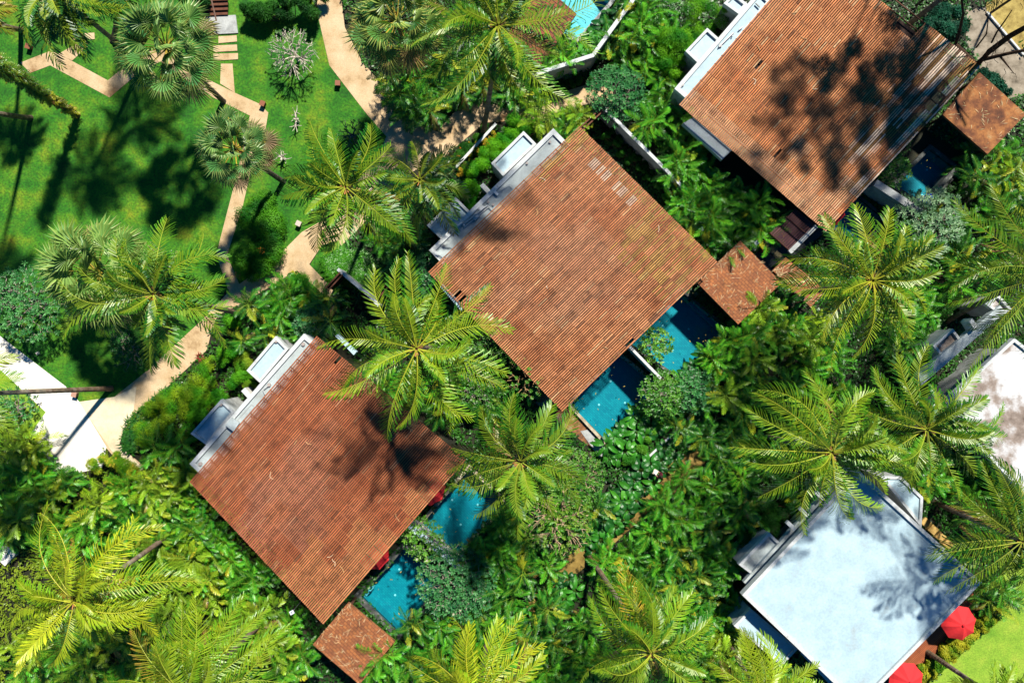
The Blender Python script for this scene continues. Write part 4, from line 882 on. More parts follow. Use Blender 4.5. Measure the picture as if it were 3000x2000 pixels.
# --- fine feathery shrubs, leafy hedges and trees
def leaf_cloud(blobs, n, size, cols, r, shape='fine', tilt=.9, aspect=.3):
    mb = MB(); tot = sum(b_[3]*b_[4] for b_ in blobs)
    for (cx, cy, cz, rx, rz) in blobs:
        for _ in range(int(n*rx*rz/tot)):
            a = r.uniform(0, 2*pi); zz = r.uniform(-.35, 1); q = sqrt(max(0, 1-zz*zz)); k = r.uniform(.5, 1.12)**.7
            k *= 1+.28*noise.noise(Vector((cx+cos(a)*q*2.6, cy+sin(a)*q*2.6, zz*2.6+cz)))
            p = Vector((cx+cos(a)*q*rx*k, cy+sin(a)*q*rx*k, cz+zz*rz*k)); nrm = Vector((cos(a)*q, sin(a)*q, zz+.3)).normalized()
            t = nrm.orthogonal().normalized(); b2 = nrm.cross(t); an = r.uniform(0, 2*pi); d = (t*cos(an)+b2*sin(an)+nrm*r.uniform(-.2, tilt)).normalized()
            w_ = d.cross(nrm); w_ = (w_.normalized() if w_.length > .1 else t)*size*aspect; l = size*r.uniform(.6, 1.35)
            cl = noise.noise(p*1.1+Vector((7, 3, 1)))
            c = jit(mixc(cols[0], cols[1], max(0, min(1, .5+cl*1.3+r.uniform(-.25, .25)))), .12, r)
            mb.face([p, p+d*l*.45-w_*.5, p+d*l, p+d*l*.45+w_*.5], c)
    return mb
def shrub(px, py, rpx, label, cols, n=9000, size=.15, hz=1.6, z0=.6, mat='fine', name='feathery_shrub', cat='shrub', group=None, pts=None, aspect=.22, seed=0, tilt=.9, extra=None):
    r = random.Random(700+seed+int(px)); c0 = P(px, py, hz); root = thing(name, label, cat, (c0.x, c0.y, 0), group); bl = []
    for (x, y, rr) in (pts or [(px, py, rpx)]):
        c = P(x, y, hz)-root.location; R_ = rr/S*.95
        m_ = max(4, int(rr/9))
        for k in range(m_):
            a = r.uniform(0, 2*pi); q = sqrt(r.random())*R_*.72; bl.append((c.x+cos(a)*q, c.y+sin(a)*q, z0+r.uniform(.2, 1)*(hz-z0)*(1.1-q/R_*.5), R_*r.uniform(.22, .55), R_*r.uniform(.2, .4)))
    mb = leaf_cloud(bl, int(n*1.25), size, cols, r, aspect=aspect, tilt=tilt); mb.build('foliage', M[mat], root)
    tm = MB()
    for b_ in bl[:14]: tm.tube([(b_[0]*.4, b_[1]*.4, 0), (b_[0]*.8, b_[1]*.8, b_[2]*.6), (b_[0], b_[1], b_[2])], [.04, .03, .015], 5, (.14, .1, .05))
    tm.build('stems', M['bark'], root)
    if extra:
        em = MB()
        for _ in range(extra[1]):
            b_ = r.choice(bl); a = r.uniform(0, 6.28); q = r.random(); p = Vector((b_[0]+cos(a)*b_[3]*q, b_[1]+sin(a)*b_[3]*q, b_[2]+b_[4]*(1.05-.4*q)))
            for k in range(4): an = k*1.57+q; em.face([p, p+Vector((cos(an-.5), sin(an-.5), .4))*.06, p+Vector((cos(an), sin(an), .3))*.11, p+Vector((cos(an+.5), sin(an+.5), .4))*.06], jit(extra[0], .15, r))
        em.build('flowers', M['fine'], root)
    return root
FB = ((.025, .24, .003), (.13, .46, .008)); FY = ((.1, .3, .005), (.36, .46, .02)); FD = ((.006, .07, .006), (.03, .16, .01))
shrub(830, 835, 70, 'rounded feathery bright green shrub between two branches of the tan path', FB, 15000, pts=[(815, 888, 45), (858, 835, 42), (800, 930, 45), (840, 890, 45), (760, 908, 34)])
shrub(668, 990, 50, 'small feathery green shrub at the path bend beside the big shaded palms', FB, 9000, pts=[(665, 960, 42), (668, 1010, 42), (650, 1040, 36)])
shrub(600, 1080, 60, 'long yellow-tipped feathery hedge on the right bank of the tan path', ((.06, .3, .004), (.32, .5, .014)), 22000, pts=[(625, 1060, 34), (590, 1100, 45), (560, 1150, 55), (500, 1190, 55), (450, 1220, 50), (430, 1270, 45)])
shrub(650, 1150, 60, 'dense bright green shrub filling the space between two box roofs', FB, 15000, pts=[(690, 1110, 45), (640, 1160, 50), (590, 1190, 45), (560, 1240, 45)])
shrub(720, 1075, 40, 'yellow-green shrub against the upper box roof of the lower left villa', ((.08, .28, .005), (.3, .42, .02)), 9000, pts=[(705, 1060, 34), (735, 1090, 28), (725, 1130, 26)])
shrub(1500, 400, 60, 'long bright feathery hedge along the middle villa box roof', FB, 24000, pts=[(1520, 370, 50), (1560, 370, 36), (1475, 420, 45), (1440, 450, 40), (1400, 500, 44), (1370, 550, 40), (1410, 560, 30)])
shrub(1340, 560, 40, 'dark feathery shrub under palm fronds near the middle villa gutter', FB, 8000, pts=[(1330, 545, 30), (1372, 590, 24)])
shrub(2000, 90, 80, 'tall bright feathery shrub spilling over the white roof at upper middle', ((.02, .2, .003), (.14, .42, .008)), 34000, pts=[(2060, 40, 60), (2000, 100, 70), (1960, 160, 55), (2030, 150, 55), (2110, 20, 40), (1990, 200, 34)], hz=3.2)
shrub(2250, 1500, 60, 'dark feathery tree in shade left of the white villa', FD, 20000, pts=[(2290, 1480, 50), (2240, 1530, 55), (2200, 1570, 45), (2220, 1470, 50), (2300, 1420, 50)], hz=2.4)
shrub(310, 1370, 60, 'yellow-green shrub in full sun at the foot of the white path', FY, 16000, pts=[(285, 1360, 40), (330, 1350, 40), (370, 1390, 34), (330, 1410, 40), (400, 1440, 30)], extra=((.6, .5, .05), 60))
shrub(120, 1390, 45, 'green shrub on the left bank of the white path', ((.04, .22, .005), (.2, .38, .01)), 11000, pts=[(90, 1350, 34), (130, 1400, 34), (160, 1440, 30), (90, 1310, 26)], hz=1.3)
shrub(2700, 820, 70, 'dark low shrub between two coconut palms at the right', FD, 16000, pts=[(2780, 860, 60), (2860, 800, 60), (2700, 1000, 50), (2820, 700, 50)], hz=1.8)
shrub(1480, 1210, 60, 'leafy shrub in the gap above the compact palm', FD, 10000, pts=[(1430, 1240, 40), (1380, 1200, 40), (1540, 1260, 35)], size=.16, aspect=.55)
shrub(755, 690, 90, 'dense dark round hedge with one orange bloom beside the thin tan path', ((.012, .13, .004), (.09, .32, .008)), 46000, size=.11, aspect=.6,
      pts=[(755, 600, 56), (765, 640, 76), (765, 690, 90), (745, 740, 80), (722, 775, 58), (795, 740, 52)], hz=1.1, name='hedge', cat='hedge', tilt=.6)
r_ = random.Random(3); fl = MB()
for k in range(60):
    a = r_.uniform(0, 6.28); q = r_.uniform(0, .3); p = P(763, 733, 1.95)+Vector((cos(a)*q, sin(a)*q, 0)); d = Vector((cos(a*3), sin(a*3), .4))*.12
    fl.face([p, p+d*.5+Vector((.02, 0, 0)), p+d, p+d*.5-Vector((.02, 0, 0))], jit((.8, .3, .02), .2, r_))
tag(fl.build('orange_bloom', M['fine']), 'orange leaf rosette growing through the dense dark round hedge', 'flower')
shrub(2810, 1900, 60, 'yellow-flecked clipped hedge along the edge of the timber terrace', ((.06, .22, .004), (.4, .42, .02)), 34000, size=.14, aspect=.6,
      pts=[(2700+i*15, 1990-i*14.5, 27) for i in range(15)]+[(2715+i*15, 1996-i*14.5, 24) for i in range(14)], hz=.8, name='hedge', cat='hedge', tilt=.6, z0=.3)
shrub(1900, 480, 60, 'long clipped dark hedge in the shade beside the straight garden wall', ((.008, .08, .004), (.03, .18, .008)), 24000, size=.1, aspect=.6,
      pts=[(1775+i*26, 395+i*25, 20) for i in range(9)]+[(1790+i*26, 380+i*25, 16) for i in range(8)], hz=1.1, name='hedge', cat='hedge', tilt=.6, z0=.3)
shrub(1680, 245, 40, 'low clipped green hedge at the foot of the bent white wall', ((.008, .08, .004), (.03, .18, .008)), 11000, size=.1, aspect=.6,
      pts=[(1610+i*30, 262-i*9, 18) for i in range(6)], hz=.7, name='hedge', cat='hedge', tilt=.6, z0=.2)
shrub(1900, 1290, 50, 'strip of light green small-leaved ground shrubs behind the low pale wall', ((.03, .2, .008), (.14, .38, .02)), 20000, size=.13, aspect=.6,
      pts=[(1840, 1350, 26), (1870, 1320, 26), (1900, 1290, 24), (1930, 1260, 24), (1965, 1230, 24), (2000, 1210, 24)], hz=.7, name='low_shrub', z0=.2)
shrub(1390, 470, 40, 'low dark planting with orange flowers along the rough stone edging', ((.01, .09, .006), (.05, .2, .012)), 14000, size=.12, aspect=.5,
      pts=[(1350, 455, 24), (1375, 425, 24), (1400, 400, 22), (1425, 375, 20)], hz=.7, name='low_shrub', z0=.2, extra=((.7, .3, .02), 14))
shrub(1430, 430, 40, 'row of yellow and orange flowering plants behind the rough stone edging', ((.12, .25, .01), (.6, .42, .03)), 8000, size=.12, aspect=.6,
      pts=[(1445, 395, 14), (1425, 418, 14), (1400, 440, 13), (1380, 462, 13), (1362, 482, 13), (1350, 505, 13)], hz=.8, name='flower_row', z0=.3, extra=((.8, .35, .02), 60))
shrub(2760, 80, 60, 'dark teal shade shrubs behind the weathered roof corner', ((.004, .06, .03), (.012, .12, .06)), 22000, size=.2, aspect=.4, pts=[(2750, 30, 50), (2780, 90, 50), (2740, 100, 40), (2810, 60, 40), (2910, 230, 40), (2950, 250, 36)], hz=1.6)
shrub(840, 30, 60, 'dark spiky shrub bank at the top edge above the bare tree', FD, 20000, size=.22, aspect=.2, pts=[(700, 10, 40), (760, 20, 45), (830, 5, 45), (890, 20, 40), (920, -10, 40)], hz=1.8)
shrub(610, -10, 40, 'dark shrub beside the timber steps', FD, 8000, size=.2, aspect=.25, pts=[(540, 10, 40), (590, -20, 30), (560, -50, 40)], hz=1.5)
shrub(170, 250, 40, 'leaning trunk smothered in yellow-green climbing ferns in the lawn', ((.03, .16, .006), (.4, .42, .02)), 100, name='x', cat='x') if False else None

def tuft_patch(poly, n, label, cols, ln=.45, seed=0, name='grass_tufts', w=.035):
    r = random.Random(seed); mb = MB(); xs = [p[0] for p in poly]; ys = [p[1] for p in poly]; k = 0
    while k < n:
        x, y = r.uniform(min(xs), max(xs)), r.uniform(min(ys), max(ys))
        if not pt_in(x, y, poly): continue
        k += 1; p = P(x, y, 0)
        for j in range(12):
            a = r.uniform(0, 6.28); l = ln*r.uniform(.6, 1.2); d = Vector((cos(a), sin(a), 0)); s_ = Vector((-sin(a), cos(a), 0))*w; c = jit(mixc(cols[0], cols[1], r.random()), .15, r)
            q1 = p+d*l*.35+UP*l*.7; q2 = p+d*l*.95+UP*l*.55
            mb.face([p-s_*.6, p+s_*.6, q1+s_, q1-s_], c); mb.face([q1-s_, q1+s_, q2], c)
    o = mb.build(name, M['leaf']); stuff(o); o['label'] = label; return o
tuft_patch([(945, 760), (990, 735), (1060, 740), (1130, 790), (1120, 850), (1060, 850), (1000, 790), (960, 820)], 420, 'spiky bright green tufts by the gate', ((.03, .2, .006), (.1, .36, .015)), .5, 1)
tuft_patch([(380, 1230), (480, 1150), (530, 1120), (560, 1140), (450, 1260), (390, 1330), (365, 1300)], 160, 'dark strap leaf tufts along the tan path', ((.01, .1, .01), (.05, .2, .02)), .6, 2, w=.05)
tuft_patch([(170, 1390), (240, 1385), (270, 1420), (180, 1450)], 60, 'dark tufts at the foot of the white path', ((.01, .09, .008), (.05, .2, .01)), .6, 3)
tuft_patch([(860, 790), (900, 850), (940, 870), (960, 900), (930, 900), (880, 860)], 90, 'yellow tufts by the path fork', ((.25, .3, .01), (.5, .42, .02)), .4, 4)
tuft_patch([(120, 1850), (210, 1830), (330, 1900), (350, 2000), (250, 2020)], 130, 'blue-green spiky tufts at the lower left', ((.02, .12, .05), (.06, .2, .08)), .6, 5)

# frangipani and other rosette trees
def rosette(mb, p, r, size, cols, n=10, tilt=.35):
    c0 = mixc(cols[0], cols[1], r.random())
    for k in range(n):
        a = k*2.399+r.uniform(-.2, .2); e = tilt+r.uniform(-.25, .35)+(.5 if k > n*.7 else 0); l = size*r.uniform(.75, 1.1); d = Vector((cos(a)*cos(e), sin(a)*cos(e), sin(e))); s_ = Vector((-sin(a), cos(a), 0))*l*.17
        n2 = s_.cross(d).normalized()*-l*.05; c = jit(c0, .18, r); m_ = p+d*l*.55-n2; t_ = p+d*l-UP*l*.12
        mb.face([p, m_, p+d*l*.6+s_], c); mb.face([p, p+d*l*.6-s_, m_], c); mb.face([m_, t_, p+d*l*.6+s_], c); mb.face([m_, p+d*l*.6-s_, t_], c)
def frangipani(px, py, rpx, label, cols, h=3.2, nros=150, size=.32, bcol=(.34, .3, .24), flowers=0, seed=0, squash=(1, 1), bare=.0, name='frangipani_tree', trunk_off=(0, 0)):
    r = random.Random(900+seed); g = P(px, py, h); root = thing(name, label, 'tree', (g.x, g.y, 0)); Rm = rpx/S*(D-h)/D; tips = []
    for k in range(nros):
        q = sqrt((k+.5)/nros); a = k*2.399; rr = Rm*q*(1+.15*noise.noise(Vector((cos(a)*2, sin(a)*2, seed)))); z = h*(1-.35*q*q)+r.uniform(-.45, .25)
        tips.append(Vector((cos(a)*rr*squash[0]+r.uniform(-.12, .12), sin(a)*rr*squash[1]+r.uniform(-.12, .12), z)))
    mb = MB(); tk = MB(); fl = MB(); T0 = Vector((trunk_off[0], trunk_off[1], 0)); fork = T0*.6+Vector((0, 0, h*.35)); tk.tube([T0, fork], [.13, .1], 7, bcol)
    hubs = []
    for k in range(7):
        a = k*.9+r.random(); hb = fork+Vector((cos(a)*Rm*.38*squash[0], sin(a)*Rm*.38*squash[1], h*.27)); tk.tube([fork, fork.lerp(hb, .5)+Vector((0, 0, .1)), hb], [.08, .06, .045], 6, bcol); hubs.append(hb)
    sub = []
    for i, tp in enumerate(tips):
        hb = min(hubs, key=lambda q_: (q_-tp).length)
        if sub and r.random() < .65:
            near = min(sub, key=lambda q_: (q_-tp).length)
            if (near-tp).length < Rm*.45: s0 = near
            else: s0 = hb
        else: s0 = hb
        md = s0.lerp(tp, .55)-Vector((0, 0, .1)); tk.tube([s0, md, tp], [.035, .025, .018], 4, jit(bcol, .1, r)); sub.append(md)
        if r.random() < bare: continue
        rosette(mb, tp, r, size, cols, n=r.randint(7, 11))
        if r.random() < flowers:
            for k in range(5): a = k*1.257; fl.face([tp+UP*.1, tp+UP*.12+Vector((cos(a-.4), sin(a-.4), .2))*.07, tp+UP*.12+Vector((cos(a), sin(a), .25))*.13, tp+UP*.12+Vector((cos(a+.4), sin(a+.4), .2))*.07], (.85, .82, .6))
    if mb.f: mb.build('crown', M['broad'], root)
    tk.build('trunk', M['bark'], root)
    if fl.f: fl.build('flowers', M['fine'], root)
    return root
RG = ((.02, .15, .035), (.08, .3, .07)); RD = ((.012, .1, .015), (.04, .22, .03)); RB = ((.04, .2, .015), (.14, .36, .03)); RP = ((.1, .24, .1), (.24, .4, .2))
frangipani(52, 885, 118, 'pale blue-green frangipani at the left edge above the white path', RG, seed=1, nros=190, h=3.5)
frangipani(1335, 1722, 118, 'large frangipani with white flowers beside the lower pool', RG, seed=2, nros=230, flowers=.05, h=3.4)
frangipani(1235, 1585, 62, 'small frangipani with white flowers hanging over the white dividing wall', RB, seed=3, nros=62, flowers=.12, h=3.2, squash=(1, 1.1))
frangipani(1950, 1158, 70, 'frangipani with grey twigs at the corner between the two middle pools', RB, seed=4, nros=110, h=3.0, bcol=(.4, .38, .3))
frangipani(2045, 1150, 66, 'frangipani right of the corner between the two middle pools', RG, seed=5, nros=110, h=3.0)
frangipani(1925, 1010, 52, 'small frangipani peeping from under the middle slatted roof over the pool', RB, seed=6, nros=50, h=2.4)
frangipani(2748, 640, 105, 'pale silvery frangipani at the end of the dark pool', RP, seed=7, nros=190, h=3.4)
frangipani(2630, 490, 52, 'small frangipani at the roof edge over the dark pool', RB, seed=8, nros=52, h=2.6)
frangipani(1812, 262, 88, 'dark glossy frangipani at the end of the bent white wall', RG, seed=9, nros=150, h=3.4)
frangipani(375, 1035, 52, 'dark rosette shrub below the leaning coconut palm', RD, seed=10, nros=60, h=1.6, size=.26)
frangipani(30, 1200, 66, 'blue-green rosette shrub left of the white path', RG, seed=11, nros=60, h=1.8, size=.3)
frangipani(1232, 800, 66, 'dark rosette tree by the left corner of the middle slatted roof', RG, seed=12, nros=90, h=2.8, squash=(.8, 1.2))
frangipani(905, 950, 62, 'dark rosette tree at the top corner of the lower left villa', RG, seed=13, nros=80, h=2.6)
frangipani(1440, 1010, 86, 'leafy bright tree beside the largest palm', RB, seed=14, nros=170, h=3.6, size=.26, bcol=(.36, .24, .12))
frangipani(1545, 1110, 68, 'pruned tree with stout pale branches against the middle roof edge', RB, seed=15, nros=60, h=4.8, size=.2, bcol=(.42, .26, .12), bare=.35)
frangipani(1400, 1130, 80, 'leafy tree under the lower fronds of the largest palm', RB, seed=16, nros=130, h=2.8, size=.24)
frangipani(1640, 1535, 110, 'open tree with twisted pale branches right of the compact palm', ((.06, .24, .01), (.24, .4, .03)), seed=17, nros=170, h=4.0, size=.24, bcol=(.46, .34, .2), bare=.25)
frangipani(1690, 1410, 90, 'bright leafy tree below the lowest corner of the middle pool', RB, seed=18, nros=190, h=3.2, size=.24, bcol=(.42, .32, .2), bare=.05)
frangipani(845, 140, 78, 'nearly bare white-twigged tree standing alone on the lawn', ((.04, .18, .04), (.1, .28, .06)), seed=19, nros=190, h=2.8, size=.15, bcol=(.62, .56, .46), bare=.62, name='bare_tree')
frangipani(862, 345, 30, 'tiny bare sapling below the white-twigged tree', RB, seed=20, nros=14, h=1.2, size=.12, bcol=(.62, .56, .46), bare=.95, name='sapling', squash=(.6, 1.6))
frangipani(820, 455, 26, 'tiny bare sapling left of the bright coconut palm', RB, seed=21, nros=14, h=1.2, size=.12, bcol=(.6, .55, .45), bare=.9, name='sapling')
frangipani(1025, 385, 46, 'thin dark sapling beside the wide path above the bright palm', RD, seed=22, nros=50, h=1.8, size=.16, bcol=(.2, .18, .14), bare=.4, name='sapling')
frangipani(350, 1000, 40, 'small dark shrub beside the tan path under the leaning palm', RD, seed=23, nros=40, h=1.4, size=.24)

# branched tree at the top right
def big_branches():
    b = P(2850, 165); root = thing('branching_tree', 'dark tree with heavy bare branches in the top right corner', 'tree', b); r = random.Random(44); tk = MB()
    def br(pts, r0, r1): 
        pp = [P(x, y, z)-b for x, y, z in pts]; tk.tube(pp, [lerp(r0, r1, i/(len(pp)-1)) for i in range(len(pp))], 8, (.055, .032, .02))
    br([(2840, 200, 0), (2862, 190, 4), (2900, 150, 6), (2960, 105, 8), (3060, 50, 11)], .26, .16)
    br([(2862, 190, 4), (2880, 175, 5), (2950, 158, 6.5), (3040, 140, 8)], .17, .1)
    br([(2800, 130, 3), (2812, 90, 5), (2822, 40, 7), (2815, -20, 9)], .12, .07); br([(2862, 190, 4), (2800, 130, 3.4), (2812, 90, 5)], .14, .12)
    br([(2905, 125, 6), (2920, 95, 7), (2945, 60, 8), (2965, 30, 9)], .07, .03); br([(2930, 165, 6), (2950, 190, 6), (2970, 215, 6)], .08, .02)
    br([(2860, 140, 5), (2890, 100, 6), (2895, 60, 7), (2885, 30, 7.5)], .06, .02); br([(2905, 165, 6), (2912, 150, 6.4), (2915, 135, 7)], .03, .01); br([(2940, 118, 7), (2930, 90, 8), (2950, 70, 8.5)], .03, .01)
    for k in range(40):
        x, y = r.uniform(2880, 3010), r.uniform(0, 220); z = 7; a = r.uniform(0, 6.28)
        if r.random() < .4: br([(x, y, z), (x+cos(a)*14, y+sin(a)*14, z+.3), (x+cos(a+.6)*26, y+sin(a+.6)*26, z+.6)], .02, .006)
    tk.build('trunk', M['bark'], root)
    bl = []
    for k in range(26):
        g = Vector((R.gauss(2640, 75), R.gauss(60, 60), 0)); z = R.uniform(10, 15); q = P(g.x, g.y, 0)-b; bl.append((q.x, q.y, z, R.uniform(.5, 1.0), R.uniform(.3, .6)))
    # keep the leafy part out of sight above the frame, where its shade reaches the slatted roof
    bl2 = []
    for (x, y, z, a, c) in bl:
        gy = y+b.y
        if gy*D/(D-z) > 27.6 or (x+b.x)*D/(D-z) > 40: bl2.append((x, y, z, a, c))
    mb = leaf_cloud(bl2, 5200, .3, ((.05, .12, .02), (.12, .2, .03)), r, aspect=.5)
    mb.build('crown', M['fine'], root)
big_branches()
def overhead_tree(gx, gy, h, rad, label, n=5200, base=None):
    b = P(*(base or (gx, gy))); root = thing('shade_tree', label, 'tree', b); r = random.Random(int(gx)); g = P(gx, gy)-b; tk = MB(); bl = []
    tk.tube([(0, 0, 0), (g.x*.05, g.y*.05, h*.75), (g.x*.5, g.y*.5, h*.95), (g.x, g.y, h)], [.1, .07, .04, .02], 8, (.1, .07, .05))
    for k in range(70): a = r.uniform(0, 6.28); q = sqrt(r.random())*rad*1.25; bl.append((g.x+cos(a)*q, g.y+sin(a)*q, h+r.uniform(-.8, 1.2), rad*r.uniform(.07, .18), rad*.12))
    for b_ in bl[::3]: tk.tube([(g.x*.8, g.y*.8, h*.97), b_[:3]], [.04, .015], 5, (.1, .07, .05))
    tk.build('trunk', M['bark'], root); leaf_cloud(bl, n, .3, ((.04, .12, .02), (.1, .2, .03)), r, aspect=.5).build('crown', M['fine'], root)
overhead_tree(2470, 60, 17, 3.6, 'tall leafy tree above the top edge shading the slatted roof', base=(2560, -60))
overhead_tree(2650, 120, 18, 3.2, 'tall leafy tree beyond the top right corner shading the slatted roof', base=(2680, 20))
overhead_tree(2330, 150, 21, 2.2, 'tallest leafy tree above the top edge', n=2600, base=(2540, -80))
overhead_tree(2860, 120, 17, 2.4, 'leafy tree beyond the top right corner shading the rusty roof', base=(2900, 40))

# trunk wrapped in ferns on the lawn
def wrapped():
    b = P(228, 340); root = thing('fern_covered_trunk', 'leaning trunk covered with yellow-green ferns on the lawn at upper left', 'tree', b); r = random.Random(8)
    top = P(-40, 170, 12); pts = trunk_pts(b, top, .1); tk = MB(); tk.tube([p-b for p in pts], [.24-.008*i for i in range(len(pts))], 8, (.14, .09, .04)); tk.build('trunk', M['bark'], root)
    mb = MB()
    for k in range(330):
        t = r.random()**.85*.95+.05; f = t*10; i = min(int(f), 9); p = pts[i].lerp(pts[i+1], f-i)-b; a = r.uniform(0, 6.28); l = lerp(.5, 1.0, t)*r.uniform(.6, 1.1)
        cc = ((.34, .36, .01), (.5, .44, .02)) if t < .45 else ((.03, .15, .01), (.14, .28, .02))
        if r.random() < .12: cc = ((.2, .08, .01), (.3, .15, .02))
        frond(mb, (p.x, p.y, p.z), a, l, r.uniform(0, .6), r.uniform(.8, 1.3), 9, .2*(l/.7), .05, cc, r, start=.15, ang=(75, 45), rach=(.012, .004), hang=.2)
    mb.build('ferns', M['leaf'], root)
wrapped()
# red bromeliads
def red_plant(px, py, s_, label, col=(.4, .03, .05)):
    g = P(px, py); root = thing('red_plant', label, 'plant', g); r = random.Random(px); mb = MB()
    for k in range(40):
        a = r.uniform(0, 6.28); l = s_*r.uniform(.5, 1); d = Vector((cos(a), sin(a), 0)); n_ = Vector((-sin(a), cos(a), 0))*.03; c = jit(col, .3, r)
        q1 = d*l*.5+UP*l*.6; q2 = d*l+UP*l*.5; mb.face([-n_, n_, q1+n_, q1-n_], c); mb.face([q1-n_, q1+n_, q2], c)
    mb.build('leaves', M['leaf'], root); mb = MB(); mb.tube([(0, 0, 0), (0, 0, .15)], [.06, .03], 6, (.1, .05, .03)); mb.build('stem', M['bark'], root)
red_plant(589, 1046, .55, 'small red spiky plant on the tan path edge', (.3, .07, .03)); red_plant(2236, 733, .6, 'dark crimson spiky plant in the courtyard'); red_plant(2745, 590, .01, 'x') if False else None
red_plant(1995, 1280, .45, 'orange-red spiky plant below the low pale wall', (.6, .12, .03))

# big-leaved plants, copied
def make_broad(seed, cols, n=9, l=.75, w=.2, h=.5):
    r = random.Random(seed); mb = MB()
    for k in range(n):
        a = k*2.399+r.uniform(-.3, .3); L = l*r.uniform(.7, 1.1); d = Vector((cos(a), sin(a), 0)); s_ = Vector((-sin(a), cos(a), 0)); c = jit(mixc(cols[0], cols[1], r.random()), .15, r)
        st0 = Vector((0, 0, h*r.uniform(.3, 1))); p0 = st0+d*.18+UP*.25; N = 6; prev = None; mb.tube([(0, 0, 0), st0, p0], [.02, .015, .01], 4, (.1, .2, .03))
        for i in range(N+1):
            t = i/N; wd = w*sin(pi*min(1, t*.92+.06))**.7; q = p0+d*L*t+UP*(L*(.35*t-.75*t*t)); row = (q-s_*wd+UP*wd*.25, q, q+s_*wd+UP*wd*.25)
            if prev: mb.face([prev[0], prev[1], row[1], row[0]], c); mb.face([prev[1], prev[2], row[2], row[1]], tuple(x*.92 for x in c))
            prev = row
    return (mb.build('leaves', M['broad']),)
LB = {'d': [make_broad(1, ((.006, .07, .01), (.02, .14, .02))), make_broad(2, ((.006, .08, .01), (.03, .16, .02)), 12, .5, .17, .3)],
      'm': [make_broad(3, ((.01, .13, .01), (.05, .26, .02))), make_broad(4, ((.02, .16, .01), (.06, .3, .02)), 8, .9, .16, .8)]}
def bz(poly, sp, kinds, where, **k): zone(poly, sp, kinds, where, 'broad-leaved plant', 'broadleaf_plant', 'plant', lib=LB, **k)
bz([(1780, 1290), (1880, 1200), (2010, 1170), (1990, 1210), (1850, 1350), (1790, 1360)], 24, 'dm', 'between the middle pools and the low pale wall')
bz([(1985, 1110), (2110, 1010), (2150, 1030), (2090, 1120), (2040, 1160)], 28, 'dm', 'beside the rim of the upper middle pool')
bz([(1880, 1390), (2070, 1200), (2110, 1230), (2060, 1290), (1930, 1420), (1820, 1520), (1780, 1500)], 30, 'dmd', 'in the strip between low wall and brown path')
bz([(1350, 1620), (1430, 1540), (1540, 1560), (1560, 1640), (1500, 1760), (1440, 1780), (1480, 1640)], 34, 'dd', 'in deep shade right of the lower dividing wall')
bz([(1690, 120), (1790, 20), (1830, 0), (1740, 140), (1660, 180), (1620, 190)], 26, 'md', 'inside the bent white garden wall')
bz([(1800, 100), (1960, -20), (1990, 40), (1930, 160), (1820, 190)], 36, 'dmd', 'right of the bent garden wall in shade')
bz([(1460, 1780), (1560, 1810), (1640, 1700), (1700, 1720), (1640, 1860), (1520, 1860)], 36, 'dm', 'either side of the brown path near the bottom')
bz([(1700, 1560), (1860, 1430), (1890, 1470), (1740, 1640)], 26, 'md', 'crowding the middle of the brown path')
bz([(1320, 830), (1500, 1020), (1560, 1150), (1440, 1180), (1330, 1000)], 46, 'dm', 'along the middle slatted roof edge')

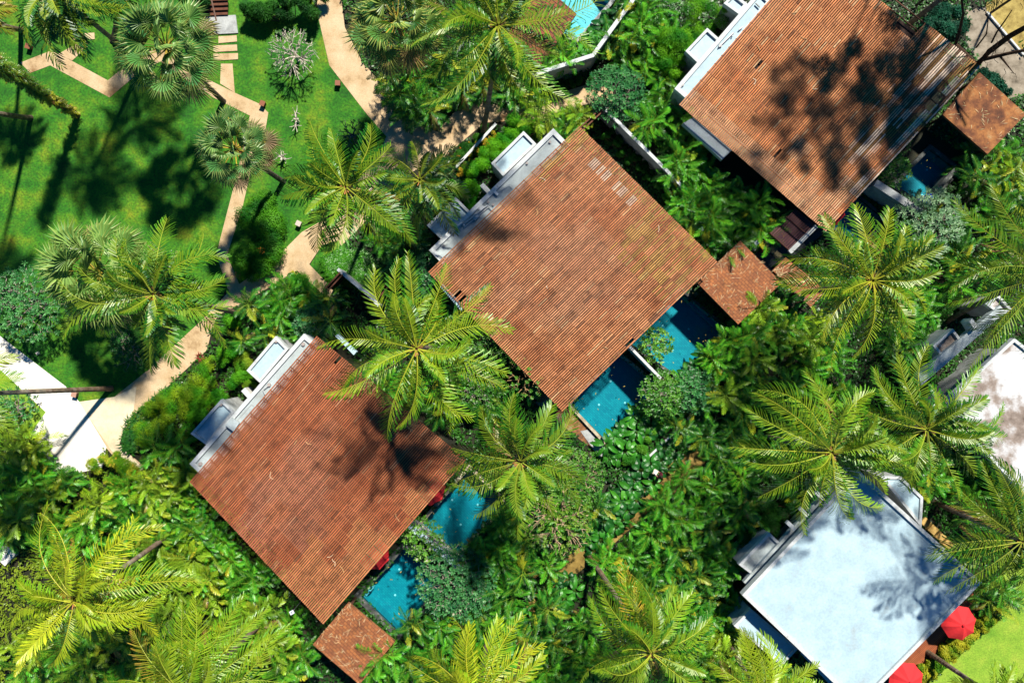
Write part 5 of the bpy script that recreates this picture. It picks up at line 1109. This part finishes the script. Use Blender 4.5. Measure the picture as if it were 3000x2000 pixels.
# low ground cover under everything
def cover():
    r = random.Random(99); mb = MB()
    EXC = [p for p in POOLS]+SHEETS+[LAWN, [(907, 774), (955, 823), (965, 895), (933, 850), (870, 792), (714, 886), (643, 921), (616, 984), (607, 1024), (487, 1136), (402, 1207), (366, 1250), (429, 1371), (490, 1480), (380, 1420), (310, 1310), (210, 1388), (170, 1398), (107, 1300), (89, 1270), (134, 1207), (0, 1082), (-60, 1030), (-60, 900), (0, 984), (232, 1176), (616, 912), (944, 722)],
        [(918, -200), (1030, -200), (1000, 0), (1060, 180), (1177, 330), (1280, 385), (1418, 290), (1480, 320), (1632, 275), (1752, 238), (1810, 260), (1810, 300), (1659, 318), (1489, 355), (1337, 430), (1302, 460), (1120, 590), (1060, 660), (1000, 720), (955, 640), (1132, 400), (965, 192)],
        [(2060, 1290), (2090, 1330), (1960, 1460), (1900, 1500), (1790, 1600), (1690, 1680), (1655, 1720), (1600, 1800), (1550, 1850), (1480, 2000), (1440, 2000), (1530, 1790), (1600, 1690), (1650, 1640), (1750, 1560), (1850, 1440), (1900, 1400)],
        [(2870, 1700), (3400, 1500), (3400, 2400), (2500, 2400), (2640, 2060), (2720, 1990), (2930, 1800)], deck,
        [(2880, -60), (3100, -60), (3100, 300), (3000, 160)], [(2205, 745), (2330, 610), (2420, 680), (2264, 800)], [(2690, 380), (2860, 460), (2800, 520), (2680, 610), (2600, 540)], [(20, 2000), (60, 1900), (200, 1850), (330, 1800), (330, 1900), (250, 1960), (180, 2000)],
        [(1560, 60), (1700, -110), (1800, 8), (1690, 128)], [(600, 0), (700, 0), (700, 100), (600, 105)]]
    ROOF = [[(1500+(x-1500)*.92, 1000+(y-1000)*.92) for x, y in q_] for q_ in ([(1697, 368), (2103, 767), (1648, 1206), (1253, 796)], Q3, Q1, Q4)]
    n = 0
    while n < 42000:
        x, y = r.uniform(-40, 3040), r.uniform(-40, 2040)
        if any(pt_in(x, y, e) for e in EXC) or any(pt_in(x, y, e) for e in ROOF): continue
        n += 1; p = P(x, y); left = max(0, min(1, (900-x)/900))*max(0, min(1, (y-1000)/500)); h = .15+.5*max(0, .5+noise.noise(Vector((x*.012, y*.012, 1))))
        den = noise.noise(Vector((x*.02, y*.02, 5)))
        c = mixc(mixc((.008, .06, .004), (.04, .17, .012), max(0, min(1, .5+den))), (.28, .38, .02), left*.8)
        for j in range(4):
            a = r.uniform(0, 6.28); l = r.uniform(.1, .28); q = p+Vector((r.uniform(-.12, .12), r.uniform(-.12, .12), h*r.uniform(.5, 1))); d = Vector((cos(a), sin(a), r.uniform(-.2, .6)))*l; s_ = Vector((-sin(a), cos(a), 0))*l*.28
            mb.face([q, q+d*.5-s_, q+d, q+d*.5+s_], jit(c, .25, r))
    o = stuff(mb.build('ground_cover', M['broad'])); o['label'] = 'low mixed green ground cover filling the planting beds'
cover()
# drop prototype parts that were never used
for libs in (protos, LB):
    for k in libs:
        for tup in libs[k]:
            for o in tup:
                if o.parent is None and o.name in bpy.data.objects: bpy.data.objects.remove(o)
